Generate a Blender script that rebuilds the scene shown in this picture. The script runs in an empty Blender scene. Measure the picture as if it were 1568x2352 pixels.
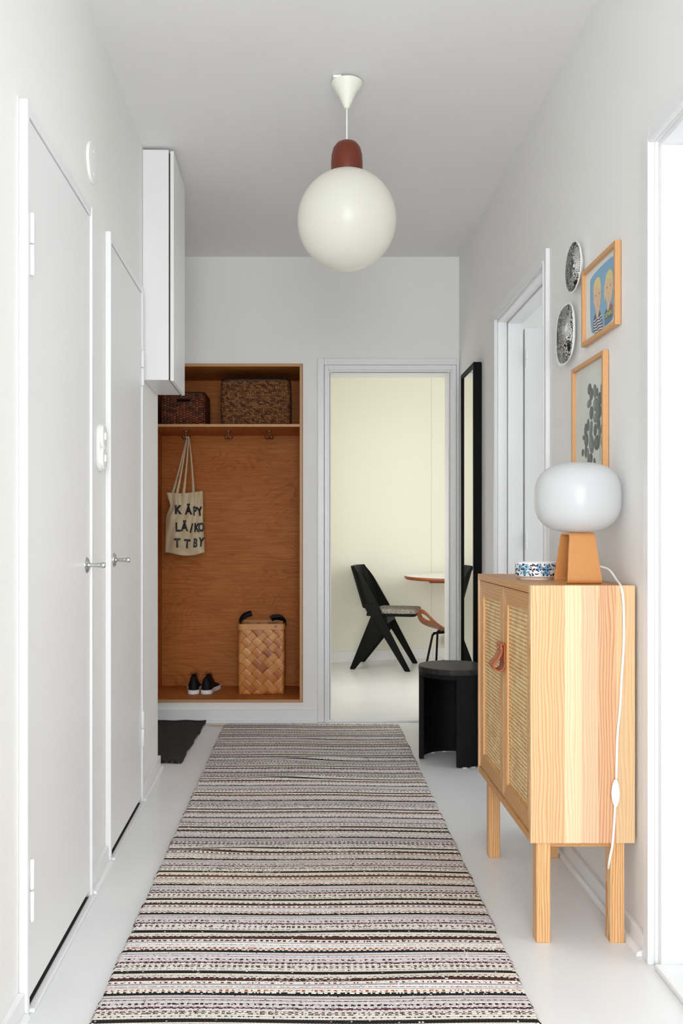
import bpy, bmesh, math, random
from mathutils import Vector, Matrix
from math import sin, cos, pi, radians
random.seed(7)
SC = bpy.context.scene
COL = SC.collection

# ---------------------------------------------------------------- camera, world, lights, exposure
cam_d = bpy.data.cameras.new('camera'); cam = bpy.data.objects.new('camera', cam_d); COL.objects.link(cam)
cam.location = (0, 0, 1.07); cam.rotation_euler = (pi/2, 0, 0)
cam_d.sensor_fit = 'VERTICAL'; cam_d.sensor_height = 36; cam_d.lens = 36*1960/2352
cam_d.shift_x = (784-710)/2352; cam_d.shift_y = (1230-1176)/2352
cam_d.clip_start = 0.05
SC.camera = cam
SC.view_settings.view_transform = 'Standard'; SC.view_settings.look = 'None'
SC.view_settings.gamma = 1; SC.view_settings.use_curve_mapping = False
SC.view_settings.exposure = 0.03
SC.cycles.max_bounces = 16; SC.cycles.diffuse_bounces = 10
SC.cycles.transparent_max_bounces = 16
W = bpy.data.worlds.new('world'); SC.world = W; W.use_nodes = True
W.node_tree.nodes['Background'].inputs[0].default_value = (0.85, 0.92, 1, 1)
W.node_tree.nodes['Background'].inputs[1].default_value = 0.8

def area(name, loc, rot, sx, sy, power, col=(1, 1, 1)):
    l = bpy.data.lights.new(name, 'AREA'); l.shape = 'RECTANGLE'; l.size = sx; l.size_y = sy
    l.energy = power; l.color = col
    o = bpy.data.objects.new(name, l); o.location = loc; o.rotation_euler = rot; COL.objects.link(o)
    return o
# daylight through the window behind the camera (faces +Y), and through windows of the rooms on the right (face -X)
area('daylight_hall_window', (0.13, -1.78, 1.45), (pi/2, 0, 0), 1.3, 1.9, 92, (0.985, 0.99, 1))
area('daylight_near_room', (2.92, 0.9, 1.4), (0, pi/2, 0), 1.5, 1.6, 34, (0.96, 0.985, 1))
area('daylight_middle_room', (2.92, 3.4, 1.4), (0, pi/2, 0), 1.5, 1.6, 22, (0.96, 0.985, 1))
area('daylight_dining_room', (2.92, 6.1, 1.5), (0, pi/2, 0), 1.7, 1.8, 23, (1, 1, 0.99))
area('fill_light_dining_left', (.012, 5.85, 1.0), (0, -pi/2, 0), .95, .62, 10.5, (1, 1, .99))  # added fill light, out of view, to brighten the dining room floor

# ---------------------------------------------------------------- materials
def lin(c):
    return tuple(((v/255)/12.92 if v/255 <= .04045 else ((v/255+.055)/1.055)**2.4) for v in c[:3]) + (1,)
class NT:
    def __init__(s, name):
        s.m = bpy.data.materials.new(name); s.m.use_nodes = True; s.t = s.m.node_tree
        s.b = s.t.nodes['Principled BSDF']
    def n(s, typ, ins=None, **kw):
        nd = s.t.nodes.new('ShaderNode'+typ)
        for k, v in kw.items(): setattr(nd, k, v)
        for k, v in (ins or {}).items():
            if hasattr(v, 'is_output') or isinstance(v, bpy.types.NodeSocket): s.t.links.new(v, nd.inputs[k])
            else: nd.inputs[k].default_value = v
        return nd
    def math(s, op, a, b=0.0, c=0.0):
        return s.n('Math', {0: a, 1: b, 2: c}, operation=op).outputs[0]
    def mix(s, f, a, b, bt='MIX'):
        nd = s.t.nodes.new('ShaderNodeMix'); nd.data_type = 'RGBA'; nd.blend_type = bt
        for i, v in ((0, f), (6, a), (7, b)):
            if isinstance(v, bpy.types.NodeSocket): s.t.links.new(v, nd.inputs[i])
            else: nd.inputs[i].default_value = v
        return nd.outputs[2]
    def ramp(s, f, stops, interp='LINEAR'):
        nd = s.t.nodes.new('ShaderNodeValToRGB'); s.t.links.new(f, nd.inputs[0]); cr = nd.color_ramp; cr.interpolation = interp
        while len(cr.elements) < len(stops): cr.elements.new(0.5)
        for e, (p, c) in zip(cr.elements, stops): e.position = p; e.color = c
        return nd.outputs[0]
    def obj(s, scale=(1, 1, 1), loc=(0, 0, 0), rot=(0, 0, 0)):
        tc = s.n('TexCoord'); mp = s.n('Mapping', {'Vector': tc.outputs['Object'], 'Scale': scale, 'Location': loc, 'Rotation': rot})
        return mp.outputs[0]
    def set(s, **kw):
        for k, v in kw.items():
            k = k.replace('_', ' ')
            if isinstance(v, bpy.types.NodeSocket): s.t.links.new(v, s.b.inputs[k])
            else: s.b.inputs[k].default_value = v
        return s
    def bump(s, h, strength=0.3, dist=0.002):
        b = s.n('Bump', {'Height': h, 'Strength': strength, 'Distance': dist}); s.t.links.new(b.outputs[0], s.b.inputs['Normal'])
        return s
def plain(name, rgb, rough=.5, metal=0, spec=.5, noise=0, nscale=30, bump=0, coat=0):
    n = NT(name); c = lin(rgb); n.set(Base_Color=c, Roughness=rough, Metallic=metal)
    n.b.inputs['Specular IOR Level'].default_value = spec
    n.b.inputs['Coat Weight'].default_value = coat
    if noise or bump:
        t = n.n('TexNoise', {'Vector': n.obj(), 'Scale': nscale, 'Detail': 4.0}).outputs[0]
        if noise:
            d = tuple(v*(1-noise) for v in c[:3])+(1,)
            n.set(Base_Color=n.ramp(t, [(.3, d), (.7, c)]))
        if bump: n.bump(t, bump, .002)
    return n.m
def woodmat(name, c1, c2, scale=(1, 1, 1), rot=(0, 0, 0), ws=12, dist=3.0, rough=.45, bands='X', bump=.1, fine=.25):
    """grain runs along the axis with the smallest scale"""
    n = NT(name); v = n.obj(scale, rot=rot)
    w = n.n('TexWave', {'Vector': v, 'Scale': ws, 'Distortion': dist, 'Detail': 2.5, 'Detail Scale': 1.2, 'Detail Roughness': .6}, bands_direction=bands, wave_profile='SAW').outputs['Fac']
    f = n.n('TexNoise', {'Vector': v, 'Scale': ws*9.0, 'Detail': 3.0}).outputs[0]
    g = n.math('ADD', n.math('MULTIPLY', w, 1-fine), n.math('MULTIPLY', f, fine))
    n.set(Base_Color=n.ramp(g, [(.15, lin(c1)), (.8, lin(c2))]), Roughness=rough)
    n.bump(g, bump, .001)
    return n.m

M = {}
M['wall'] = plain('wall_paint', (231, 231, 229), .75, spec=.3, bump=.12, nscale=90)
M['ceil'] = plain('ceiling_paint', (230, 230, 230), .9, spec=.2, bump=.35, nscale=160)
M['trim'] = plain('gloss_white_paint', (229, 230, 232), .32, bump=.03, nscale=25)
M['door'] = plain('door_paint', (229, 230, 231), .38, bump=.03, nscale=12)
M['cream'] = plain('cream_wall_paint', (229, 227, 214), .7, spec=.3, bump=.05, nscale=60)
M['dark'] = plain('painted_gap_shade', (60, 54, 48), .9)  # shade inside door gaps, put into a dark colour
M['chrome'] = plain('chrome', (200, 200, 200), .14, metal=1)
M['steel'] = plain('dark_polished_metal', (120, 110, 105), .25, metal=1)
M['brass'] = plain('brass', (220, 180, 110), .3, metal=1)
M['black'] = plain('black_stained_wood', (9, 9, 10), .55, spec=.12, noise=.4, nscale=60, bump=.15)
M['blackpaint'] = plain('black_paint', (7, 7, 8), .5, spec=.14)
M['plastic'] = plain('white_plastic', (238, 239, 238), .35)
M['ivory'] = plain('ivory_plastic', (233, 235, 222), .4)
M['rubber'] = plain('black_rubber', (12, 12, 14), .6, spec=.3)
M['paper'] = plain('paper', (226, 228, 222), .6)
M['paperg'] = plain('grey_green_paper', (218, 222, 214), .6, noise=.12, nscale=6)
M['canvas'] = None
# floor: glossy grey-white painted boards
n = NT('painted_floor_boards'); v = n.obj()
nz = n.n('TexNoise', {'Vector': v, 'Scale': 3.0, 'Detail': 3.0}).outputs[0]
sx = n.n('SeparateXYZ', {0: v})
saw = n.math('FRACT', n.math('MULTIPLY', sx.outputs[0], 1/.145))
line = n.math('LESS_THAN', saw, .012)
n.set(Base_Color=n.ramp(nz, [(.3, lin((222, 224, 225))), (.7, lin((228, 229, 230)))]), Roughness=.3)
n.bump(n.math('ADD', n.math('MULTIPLY', nz, .5), n.math('MULTIPLY', line, -.15)), .25, .002)
M['floor'] = n.m
# plywood, swirly rotary-cut grain running sideways
def ply(name, a, b, c, sc):
    n = NT(name); v = n.obj(sc)
    w = n.n('TexNoise', {'Vector': v, 'Scale': 1.0, 'Detail': 3.0, 'Roughness': .45, 'Distortion': .6}).outputs[0]
    bands = n.math('FRACT', n.math('MULTIPLY', w, 30.0))
    bl = n.n('TexNoise', {'Vector': n.obj((1, 1, 1.4)), 'Scale': 3.2, 'Detail': 5.0}).outputs[0]
    fi = n.n('TexNoise', {'Vector': n.obj((5, 5, 130)), 'Scale': 1.0, 'Detail': 3.0}).outputs[0]
    msk = n.n('TexNoise', {'Vector': n.obj((1.5, 1, 2.5)), 'Scale': 1.6, 'Detail': 2.0}).outputs[0]
    c0 = n.ramp(bands, [(0, lin(b)), (.6, lin(b)), (.92, lin(tuple(q*.86 for q in a))), (1, lin(b))])
    c0 = n.mix(n.math('MULTIPLY', n.math('SUBTRACT', msk, .2), 1.6), lin(b), c0)
    c1 = n.mix(n.math('MULTIPLY', n.math('SUBTRACT', bl, .35), 1.8), c0, lin(c))
    c2 = n.mix(n.math('MULTIPLY', n.math('SUBTRACT', fi, .3), 1.3), c1, lin(a))
    n.set(Base_Color=c2, Roughness=.5); n.b.inputs['Specular IOR Level'].default_value = .15; return n.m
M['ply'] = ply('birch_plywood', (146, 76, 28), (186, 112, 52), (202, 134, 74), (1.0, 1, 3.0))
M['plyedge'] = woodmat('plywood_edge', (170, 120, 78), (205, 158, 110), (3, 3, 3), ws=30, dist=1)
# cabinet end panel: glued staves
n = NT('pine_staves'); v = n.obj(); s3 = n.n('SeparateXYZ', {0: v}); x = s3.outputs[0]
st = n.ramp(n.math('MULTIPLY', x, 1/.27), [(0, (0, 0, 0, 1)), (.33, (.17,)*3+(1,)), (.49, (.34,)*3+(1,)), (.655, (.5,)*3+(1,)), (.825, (.67,)*3+(1,))], 'CONSTANT')
col1 = n.ramp(st, [(0, lin((230, 192, 150))), (.15, lin((232, 214, 182))), (.3, lin((229, 198, 166))), (.45, lin((226, 184, 146))), (.6, lin((228, 196, 156)))], 'CONSTANT')
col2 = n.ramp(st, [(0, lin((204, 142, 80))), (.15, lin((222, 190, 138))), (.3, lin((216, 168, 126))), (.45, lin((192, 122, 76))), (.6, lin((214, 172, 120)))], 'CONSTANT')
off = n.n('CombineXYZ', {0: n.math('MULTIPLY', st, 3.7), 1: 0.0, 2: n.math('MULTIPLY', st, 9.0)}).outputs[0]
vv = n.n('VectorMath', {0: n.obj((1, 1, .12)), 1: off}, operation='ADD').outputs[0]
wv = n.n('TexWave', {'Vector': vv, 'Scale': 38.0, 'Distortion': 9.5, 'Detail': 1.0, 'Detail Scale': .8}, wave_profile='SAW').outputs['Fac']
fi = n.n('TexNoise', {'Vector': n.obj((1, 1, .04)), 'Scale': 260.0, 'Detail': 2.0}).outputs[0]
g = n.math('ADD', n.math('MULTIPLY', n.math('POWER', wv, 2.2), .85), n.math('MULTIPLY', fi, .2))
n.set(Base_Color=n.mix(g, col1, col2), Roughness=.42); M['staves'] = n.m
M['pine_v'] = woodmat('pine_upright_grain', (234, 192, 140), (200, 142, 84), (1, 1, .08), ws=46, dist=6, fine=.2)
M['pine_y'] = woodmat('pine_lengthways_grain', (206, 160, 104), (190, 134, 78), (1, .1, 1), ws=34, dist=6, bands='Z', fine=.2)
M['oak_x'] = woodmat('oiled_oak', (214, 154, 92), (184, 120, 62), (1, 1, .05), ws=110, dist=3, rough=.35)
M['teak'] = woodmat('teak', (86, 28, 9), (118, 44, 18), (1, 1, .06), ws=70, dist=2, rough=.38)
M['tedge'] = plain('brown_wood_edge', (158, 82, 36), .4, noise=.2, nscale=30)
M['frame_oak'] = woodmat('frame_oak', (198, 144, 92), (214, 164, 112), (1, .15, .15), ws=60, dist=2, fine=.9, rough=.4)
M['bentwood'] = woodmat('bent_teak_seat', (98, 44, 12), (152, 82, 32), (.15, 1, 1), ws=30, dist=3, bands='Y', rough=.3)
M['leather'] = plain('tan_leather', (178, 98, 58), .5, noise=.15, nscale=80, bump=.1)
# cane webbing with real holes
n = NT('cane_webbing'); v = n.obj(); s3 = n.n('SeparateXYZ', {0: v})
def tri(c, per, ph=0.0):
    return n.math('ABSOLUTE', n.math('SUBTRACT', n.math('FRACT', n.math('ADD', n.math('MULTIPLY', c, 1/per), ph)), .5))
ty = tri(s3.outputs[1], .0125); tz = tri(s3.outputs[2], .0115)
r = n.math('ADD', n.math('POWER', n.math('MULTIPLY', ty, 2.5), 2.0), n.math('POWER', n.math('MULTIPLY', tz, 2.6), 2.0))
solid = n.math('GREATER_THAN', r, .42)
nz = n.n('TexNoise', {'Vector': n.obj((1, 1, 1)), 'Scale': 22.0, 'Detail': 3.0}).outputs[0]
st1 = n.math('SINE', n.math('MULTIPLY', s3.outputs[1], 2*pi/.0031)); st2 = n.math('SINE', n.math('MULTIPLY', s3.outputs[2], 2*pi/.0029))
h = n.math('ADD', n.math('MULTIPLY', st1, .25), n.math('MULTIPLY', st2, .25))
n.set(Base_Color=n.ramp(nz, [(.3, lin((228, 186, 126))), (.7, lin((248, 218, 164)))]), Roughness=.5, Alpha=solid)
n.bump(h, .5, .001); M['cane'] = n.m
# opal glass
def opal(name, c):
    n = NT(name); n.set(Base_Color=lin(c), Roughness=.25)
    tr = n.n('BsdfTranslucent', {'Color': lin(c)}); mx = n.n('MixShader', {0: .4, 1: n.b.outputs[0], 2: tr.outputs[0]})
    n.t.links.new(mx.outputs[0], n.t.nodes['Material Output'].inputs[0]); return n.m
M['opal'] = opal('opal_glass', (244, 244, 236)); M['opal2'] = opal('opal_glass_lamp', (231, 233, 235))
M['ceramic'] = plain('white_glazed_ceramic', (238, 240, 240), .15, coat=.3)
for k, c in dict(navy=(26, 24, 66), blue=(98, 160, 200), lightblue=(140, 196, 216), deepblue=(20, 66, 104), sky=(112, 168, 204), skin=(226, 186, 142), hair=(222, 204, 128),
                 slate=(62, 80, 92), denim=(70, 110, 150), brick=(150, 84, 62), lime=(186, 200, 60), ink=(28, 26, 30), shirtwhite=(232, 234, 236), lipred=(176, 84, 60),
                 leafd=(62, 72, 66), leafm=(92, 104, 98), leafl=(128, 140, 132)).items():
    M[k] = plain('print_'+k, c, .55)
# seagrass weaves
def seagrass(name, c1, c2, sx, sz, tw):
    n = NT(name); tc = n.n('TexCoord'); v = n.n('Mapping', {'Vector': tc.outputs['UV'], 'Scale': (sx, sz, 1)}).outputs[0]
    s3 = n.n('SeparateXYZ', {0: v}); row = n.math('FLOOR', s3.outputs[1]); fy = n.math('FRACT', s3.outputs[1])
    rw = n.n('TexWhiteNoise', {1: row}, noise_dimensions='1D').outputs[0]
    sh = n.math('ADD', n.math('ADD', s3.outputs[0], n.math('MULTIPLY', rw, tw*3)), n.math('MULTIPLY', fy, .5 if tw else 0.0))
    if not tw:
        col_ = n.math('FLOOR', s3.outputs[0]); yy = n.math('ADD', s3.outputs[1], n.math('MULTIPLY', n.math('MODULO', col_, 2.0), .5)); row = n.math('FLOOR', yy); fy = n.math('FRACT', yy)
    fx = n.math('FRACT', sh); cell = n.math('FLOOR', sh)
    h = n.math('MULTIPLY', n.math('SINE', n.math('MULTIPLY', fx, pi)), n.math('SINE', n.math('MULTIPLY', fy, pi)))
    rn = n.n('TexWhiteNoise', {'Vector': n.n('CombineXYZ', {0: cell, 1: row}).outputs[0]}, noise_dimensions='2D').outputs[0]
    c = n.ramp(n.math('MULTIPLY', n.math('ADD', .45, n.math('MULTIPLY', rn, .55)), 1.0), [(.4, lin(c1)), (1, lin(c2))])
    n.set(Base_Color=n.mix(n.math('POWER', h, .5), lin(tuple(q*.45 for q in c1)), c), Roughness=.42); n.bump(h, 1.0, .006); return n.m
M['grass1'] = seagrass('banana_leaf_weave', (66, 26, 10), (150, 72, 34), 55, 70, 0)
M['grass2'] = seagrass('twisted_seagrass_weave', (70, 34, 16), (200, 134, 80), 72, 105, .37)
# birch chip weave (uv in metres)
n = NT('birch_strip_weave'); tc = n.n('TexCoord')
v = n.n('Mapping', {'Vector': tc.outputs['UV'], 'Rotation': (0, 0, pi/4), 'Scale': (1/.0442,)*3}).outputs[0]
s3 = n.n('SeparateXYZ', {0: v}); cx = n.math('FLOOR', s3.outputs[0]); cy = n.math('FLOOR', s3.outputs[1]); fx = n.math('FRACT', s3.outputs[0]); fy = n.math('FRACT', s3.outputs[1])
par = n.math('MODULO', n.math('ABSOLUTE', n.math('ADD', cx, cy)), 2.0)
along = n.math('ADD', n.math('MULTIPLY', fx, par), n.math('MULTIPLY', fy, n.math('SUBTRACT', 1.0, par)))
acr = n.math('ADD', n.math('MULTIPLY', fy, par), n.math('MULTIPLY', fx, n.math('SUBTRACT', 1.0, par)))
rn = n.n('TexWhiteNoise', {'Vector': n.n('CombineXYZ', {0: cx, 1: cy}).outputs[0]}, noise_dimensions='2D')
gr = n.n('TexNoise', {'Vector': n.n('CombineXYZ', {0: n.math('MULTIPLY', acr, 14.0), 1: along, 2: n.math('MULTIPLY', rn.outputs[0], 40.0)}).outputs[0], 'Scale': 1.4, 'Detail': 3.0}).outputs[0]
base = n.ramp(rn.outputs[0], [(0, lin((150, 80, 28))), (.3, lin((194, 122, 54))), (1, lin((222, 160, 88)))])
base = n.mix(n.math('MULTIPLY', gr, .6), base, lin((170, 94, 38)))
ca = n.math('ABSOLUTE', n.math('SUBTRACT', along, .5)); cb = n.math('ABSOLUTE', n.math('SUBTRACT', acr, .5))
hole = n.math('MULTIPLY', n.math('GREATER_THAN', ca, .455), n.math('GREATER_THAN', cb, .455))
n.set(Base_Color=n.mix(hole, base, lin((40, 22, 12))), Roughness=.33)
n.bump(n.math('SUBTRACT', 1.0, n.math('POWER', n.math('MULTIPLY', ca, 2.0), 4.0)), .5, .005); M['birch'] = n.m
M['birchrim'] = woodmat('birch_rim', (192, 124, 60), (214, 154, 90), (.1, .1, 1), ws=40, dist=2, bands='Z', rough=.35)
# canvas, tweed, mat
n = NT('natural_cotton_canvas'); nz = n.n('TexNoise', {'Vector': n.obj(), 'Scale': 12.0, 'Detail': 5.0}).outputs[0]
wv = n.n('TexNoise', {'Vector': n.obj(), 'Scale': 900.0}).outputs[0]
n.set(Base_Color=n.ramp(nz, [(.25, lin((188, 168, 136))), (.75, lin((212, 194, 164)))]), Roughness=.9); n.bump(wv, .2, .0005); M['canvas'] = n.m
n = NT('grey_tweed'); nz = n.n('TexNoise', {'Vector': n.obj(), 'Scale': 170.0, 'Detail': 3.0}).outputs[0]
n.set(Base_Color=n.ramp(nz, [(.42, lin((50, 48, 46))), (.6, lin((190, 184, 172)))]), Roughness=.95); M['tweed'] = n.m
n = NT('black_woven_mat'); v = n.obj((1, 1, 1)); s3 = n.n('SeparateXYZ', {0: v})
a = n.math('SINE', n.math('MULTIPLY', n.math('ADD', s3.outputs[1], n.math('MULTIPLY', s3.outputs[0], .6)), 2*pi/.016)); b = n.math('SINE', n.math('MULTIPLY', s3.outputs[0], 2*pi/.008))
k = n.math('MULTIPLY', n.math('GREATER_THAN', a, .8), n.math('GREATER_THAN', b, -.2))
n.set(Base_Color=n.mix(k, lin((26, 24, 26)), lin((112, 106, 94))), Roughness=.85); n.bump(n.math('MULTIPLY', a, b), .8, .004); M['mat'] = n.m
# rug: colour per row and bead from a colour attribute, weave relief from uv
n = NT('rag_rug'); at = n.n('VertexColor', layer_name='weave'); tc = n.n('TexCoord'); s3 = n.n('SeparateXYZ', {0: tc.outputs['UV']})
hx = n.math('ABSOLUTE', n.math('SINE', n.math('MULTIPLY', s3.outputs[0], pi))); hy = n.math('ABSOLUTE', n.math('SINE', n.math('MULTIPLY', s3.outputs[1], pi)))
h = n.math('MULTIPLY', n.math('POWER', hy, .6), n.math('ADD', .5, n.math('MULTIPLY', hx, .5)))
fz = n.n('TexNoise', {'Vector': n.obj(), 'Scale': 420.0, 'Detail': 2.0}).outputs[0]
n.set(Base_Color=n.mix(n.math('MULTIPLY', fz, .35), at.outputs[0], (.8, .78, .77, 1), 'MULTIPLY'), Roughness=.95); n.bump(n.math('ADD', h, n.math('MULTIPLY', fz, .4)), .7, .003); M['rug'] = n.m
n = NT('mirror_glass'); n.set(Base_Color=(.94, .95, .94, 1), Metallic=1.0, Roughness=.0); M['mirror'] = n.m
n = NT('picture_glass'); n.set(Base_Color=(1, 1, 1, 1), Roughness=.02, Alpha=.06); n.b.inputs['Specular IOR Level'].default_value = .5; M['glass'] = n.m
# abstract ink decoration for plates
def inkpat(name, seed, dens):
    n = NT(name); v = n.obj((1, 1, 1), loc=(seed, seed*2, seed))
    vo = n.n('TexVoronoi', {'Vector': v, 'Scale': 75.0}, feature='DISTANCE_TO_EDGE').outputs[0]
    big = n.n('TexNoise', {'Vector': v, 'Scale': 16.0, 'Detail': 2.0}).outputs[0]
    wv = n.n('TexWave', {'Vector': v, 'Scale': 70.0, 'Distortion': 9.0, 'Detail': 2.0}, bands_direction='Z').outputs['Fac']
    e = n.math('LESS_THAN', vo, .13); s = n.math('GREATER_THAN', wv, .55); blk = n.math('GREATER_THAN', big, .6)
    z1 = n.math('GREATER_THAN', big, dens); f = n.math('MAXIMUM', n.math('ADD', n.math('MULTIPLY', e, z1), n.math('MULTIPLY', s, n.math('SUBTRACT', 1.0, z1))), blk)
    f = n.math('MULTIPLY', n.math('MINIMUM', f, 1.0), n.math('GREATER_THAN', big, .3))
    n.set(Base_Color=n.mix(f, lin((226, 228, 222)), lin((24, 23, 24))), Roughness=.35); return n.m
M['ink1'] = inkpat('plate_ink_leaves', 1.3, .5); M['ink2'] = inkpat('plate_ink_lines', 4.7, .46)

# ---------------------------------------------------------------- mesh helpers
class MB:
    def __init__(s): s.v = []; s.f = []; s.mi = []; s.uv = {}
    def add(s, vs, fs, mi=0, uvs=None):
        o = len(s.v); s.v += [tuple(v) for v in vs]
        for k, f in enumerate(fs):
            s.f.append(tuple(i+o for i in f)); s.mi.append(mi)
            if uvs: s.uv[len(s.f)-1] = [uvs[i] for i in f]
        return s
    def box(s, x0, x1, y0, y1, z0, z1, mi=0):
        vs = [(x, y, z) for x in (x0, x1) for y in (y0, y1) for z in (z0, z1)]
        return s.add(vs, [(0, 1, 3, 2), (4, 6, 7, 5), (0, 4, 5, 1), (2, 3, 7, 6), (0, 2, 6, 4), (1, 5, 7, 3)], mi)
    def prism(s, pts, a0, a1, axis='y', mi=0):
        """polygon pts (p,q) extruded along axis; y: (x,z), x: (y,z), z: (x,y)"""
        def P(p, q, a): return {'y': (p, a, q), 'x': (a, p, q), 'z': (p, q, a)}[axis]
        n_ = len(pts); vs = [P(p, q, a0) for p, q in pts]+[P(p, q, a1) for p, q in pts]
        fs = [tuple(range(n_))[::-1], tuple(range(n_, 2*n_))]+[(i, (i+1) % n_, n_+(i+1) % n_, n_+i) for i in range(n_)]
        return s.add(vs, fs, mi)
    def lathe(s, prof, c=(0, 0, 0), seg=48, ax='z', sx=1, mi=0, sq=2.0, flip=False):
        """prof list of (r,h); superellipse exponent sq"""
        vs = []
        for r_, h in prof:
            for i in range(seg):
                a = 2*pi*i/seg; ca, sa = cos(a), sin(a)
                q = (abs(ca)**sq+abs(sa)**sq)**(-1/sq); u, w = r_*q*ca*sx, r_*q*sa
                vs.append({'z': (c[0]+u, c[1]+w, c[2]+h), 'x': (c[0]+h, c[1]+u, c[2]+w), 'y': (c[0]+u, c[1]+h, c[2]+w)}[ax])
        fs = []
        for k in range(len(prof)-1):
            for i in range(seg):
                j = (i+1) % seg; fs.append((k*seg+i, k*seg+j, (k+1)*seg+j, (k+1)*seg+i))
        if prof[0][0] > 1e-6: fs.append(tuple(range(seg))[::-1])
        if prof[-1][0] > 1e-6: fs.append(tuple(range((len(prof)-1)*seg, len(prof)*seg)))
        return s.add(vs, fs, mi)
    def tube(s, pts, r, seg=10, mi=0, flat=1.0):
        P = [Vector(p) for p in pts]; rr = r if isinstance(r, (list, tuple)) else [r]*len(P)
        vs = []; up = None
        for i, p in enumerate(P):
            t = (P[min(i+1, len(P)-1)]-P[max(i-1, 0)]).normalized()
            if up is None: up = Vector((0, 0, 1)) if abs(t.z) < .9 else Vector((0, 1, 0))
            a = t.cross(up).normalized(); b = a.cross(t).normalized(); up = b
            for k in range(seg):
                th = 2*pi*k/seg; vs.append(p+a*cos(th)*rr[i]+b*sin(th)*rr[i]*flat)
        fs = [(i*seg+k, i*seg+(k+1) % seg, (i+1)*seg+(k+1) % seg, (i+1)*seg+k) for i in range(len(P)-1) for k in range(seg)]
        fs += [tuple(range(seg))[::-1], tuple(range((len(P)-1)*seg, len(P)*seg))]
        return s.add(vs, fs, mi)
    def build(s, name, mat, parent=None, loc=None, rotz=0, bevel=0, smooth=False, sub=0, solid=0, seg=2):
        me = bpy.data.meshes.new(name)
        off = Vector((0, 0, 0))
        if loc == 'world' : off = Vector(parent.location) if parent else Vector((0, 0, 0))
        me.from_pydata([Vector(v)-off for v in s.v], [], s.f)
        for m_ in (mat if isinstance(mat, (list, tuple)) else [mat]): me.materials.append(m_)
        me.polygons.foreach_set('material_index', s.mi)
        if s.uv:
            ul = me.uv_layers.new(name='UVMap')
            for p in me.polygons:
                if p.index in s.uv:
                    for li, uvc in zip(p.loop_indices, s.uv[p.index]): ul.data[li].uv = uvc
        bm = bmesh.new(); bm.from_mesh(me); bmesh.ops.recalc_face_normals(bm, faces=bm.faces); bm.to_mesh(me); bm.free()
        if smooth:
            me.polygons.foreach_set('use_smooth', [True]*len(me.polygons))
            if smooth != 'all': me.set_sharp_from_angle(angle=radians(40))
        me.update()
        o = bpy.data.objects.new(name, me); COL.objects.link(o)
        if parent: o.parent = parent
        elif loc is not None and loc != 'world': o.location = loc; o.rotation_euler = (0, 0, rotz)
        if solid: md = o.modifiers.new('Solidify', 'SOLIDIFY'); md.thickness = solid; md.offset = 0
        if sub: md = o.modifiers.new('Subdivision', 'SUBSURF'); md.levels = sub; md.render_levels = sub
        if bevel: md = o.modifiers.new('Bevel', 'BEVEL'); md.width = bevel; md.segments = seg; md.limit_method = 'ANGLE'; md.angle_limit = radians(40)
        return o
def thing(name, label, cat, loc=(0, 0, 0), rotz=0, group=None):
    o = bpy.data.objects.new(name, None); COL.objects.link(o); o.empty_display_size = .05
    o.location = loc; o.rotation_euler = (0, 0, rotz); tag(o, label, cat, group); return o
def tag(o, label, cat, group=None, kind=None):
    o['label'] = label; o['category'] = cat
    if group: o['group'] = group
    if kind: o['kind'] = kind
    return o
def struct(o, label, cat): return tag(o, label, cat, kind='structure')
def copy_tree(o, parent=None):
    c = o.copy(); COL.objects.link(c)
    if parent: c.parent = parent
    for ch in list(o.children): copy_tree(ch, c)
    return c
def smoothpath(pts, n=8):
    P = [Vector(p) for p in pts]; out = []
    for i in range(len(P)-1):
        p0 = P[max(i-1, 0)]; p1 = P[i]; p2 = P[i+1]; p3 = P[min(i+2, len(P)-1)]
        for k in range(n):
            t = k/n; out.append(.5*((2*p1)+(p2-p0)*t+(2*p0-5*p1+4*p2-p3)*t*t+(3*p1-p0-3*p2+p3)*t**3))
    out.append(P[-1]); return out

CEIL = 2.67
LW = -.595; LA = .026           # left wall: x = LW - LA*y, local frame x out, y along
# ---------------------------------------------------------------- room shell
struct(MB().box(-1.9, 3.4, -2.2, 8.6, -.1, 0).build('floor', M['floor']), 'glossy white painted board floor running through hall and dining room', 'floor')
struct(MB().box(-1.9, 3.4, -2.2, 8.6, CEIL, CEIL+.1).build('ceiling', M['ceil']), 'plain white painted ceiling over the hall', 'ceiling')
m = MB(); A0, A1, AT = 1.91, 2.518, 2.012; B0, B1, BT = 2.805, 3.403, 2.037
m.box(-.1, 0, -1.6, A0, 0, CEIL).box(-.1, 0, A0, A1, AT, CEIL).box(-.1, 0, A1, B0, 0, CEIL).box(-.1, 0, B0, B1, BT, CEIL)
m.box(-.1, 0, B1, 3.93, 0, CEIL).box(-.75, -.1, 3.83, 3.93, 0, CEIL).box(-.75, -.65, -1.6, 3.83, 0, CEIL)
struct(m.build('wall_left', M['wall'], loc=(LW, 0, 0), rotz=LA), 'pale white left hall wall with two closet doors', 'wall')
DY0, DY1, DX0, DX1, DT = 4.9, 5.02, .125, .7975, 2.0
NX0, NX1, NZ0, NZ1 = -.94, -.037, .112, 2.057
m = MB(); m.box(-1.7, NX0, DY0, DY1, 0, CEIL).box(NX0, NX1, DY0, DY1, 0, NZ0).box(NX0, NX1, DY0, DY1, NZ1, CEIL).box(NX1, DX0-.006, DY0, DY1, 0, CEIL)
m.box(DX0-.006, DX1+.008, DY0, DY1, DT+.005, CEIL).box(DX1+.008, 3.1, DY0, DY1, 0, CEIL)
struct(m.build('wall_far', M['wall']), 'white end wall of the hall around coat niche and dining room doorway', 'wall')
RX = .86; C0, C1 = 3.09, 3.885; E0, E1 = 1.2, 2.125
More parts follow.
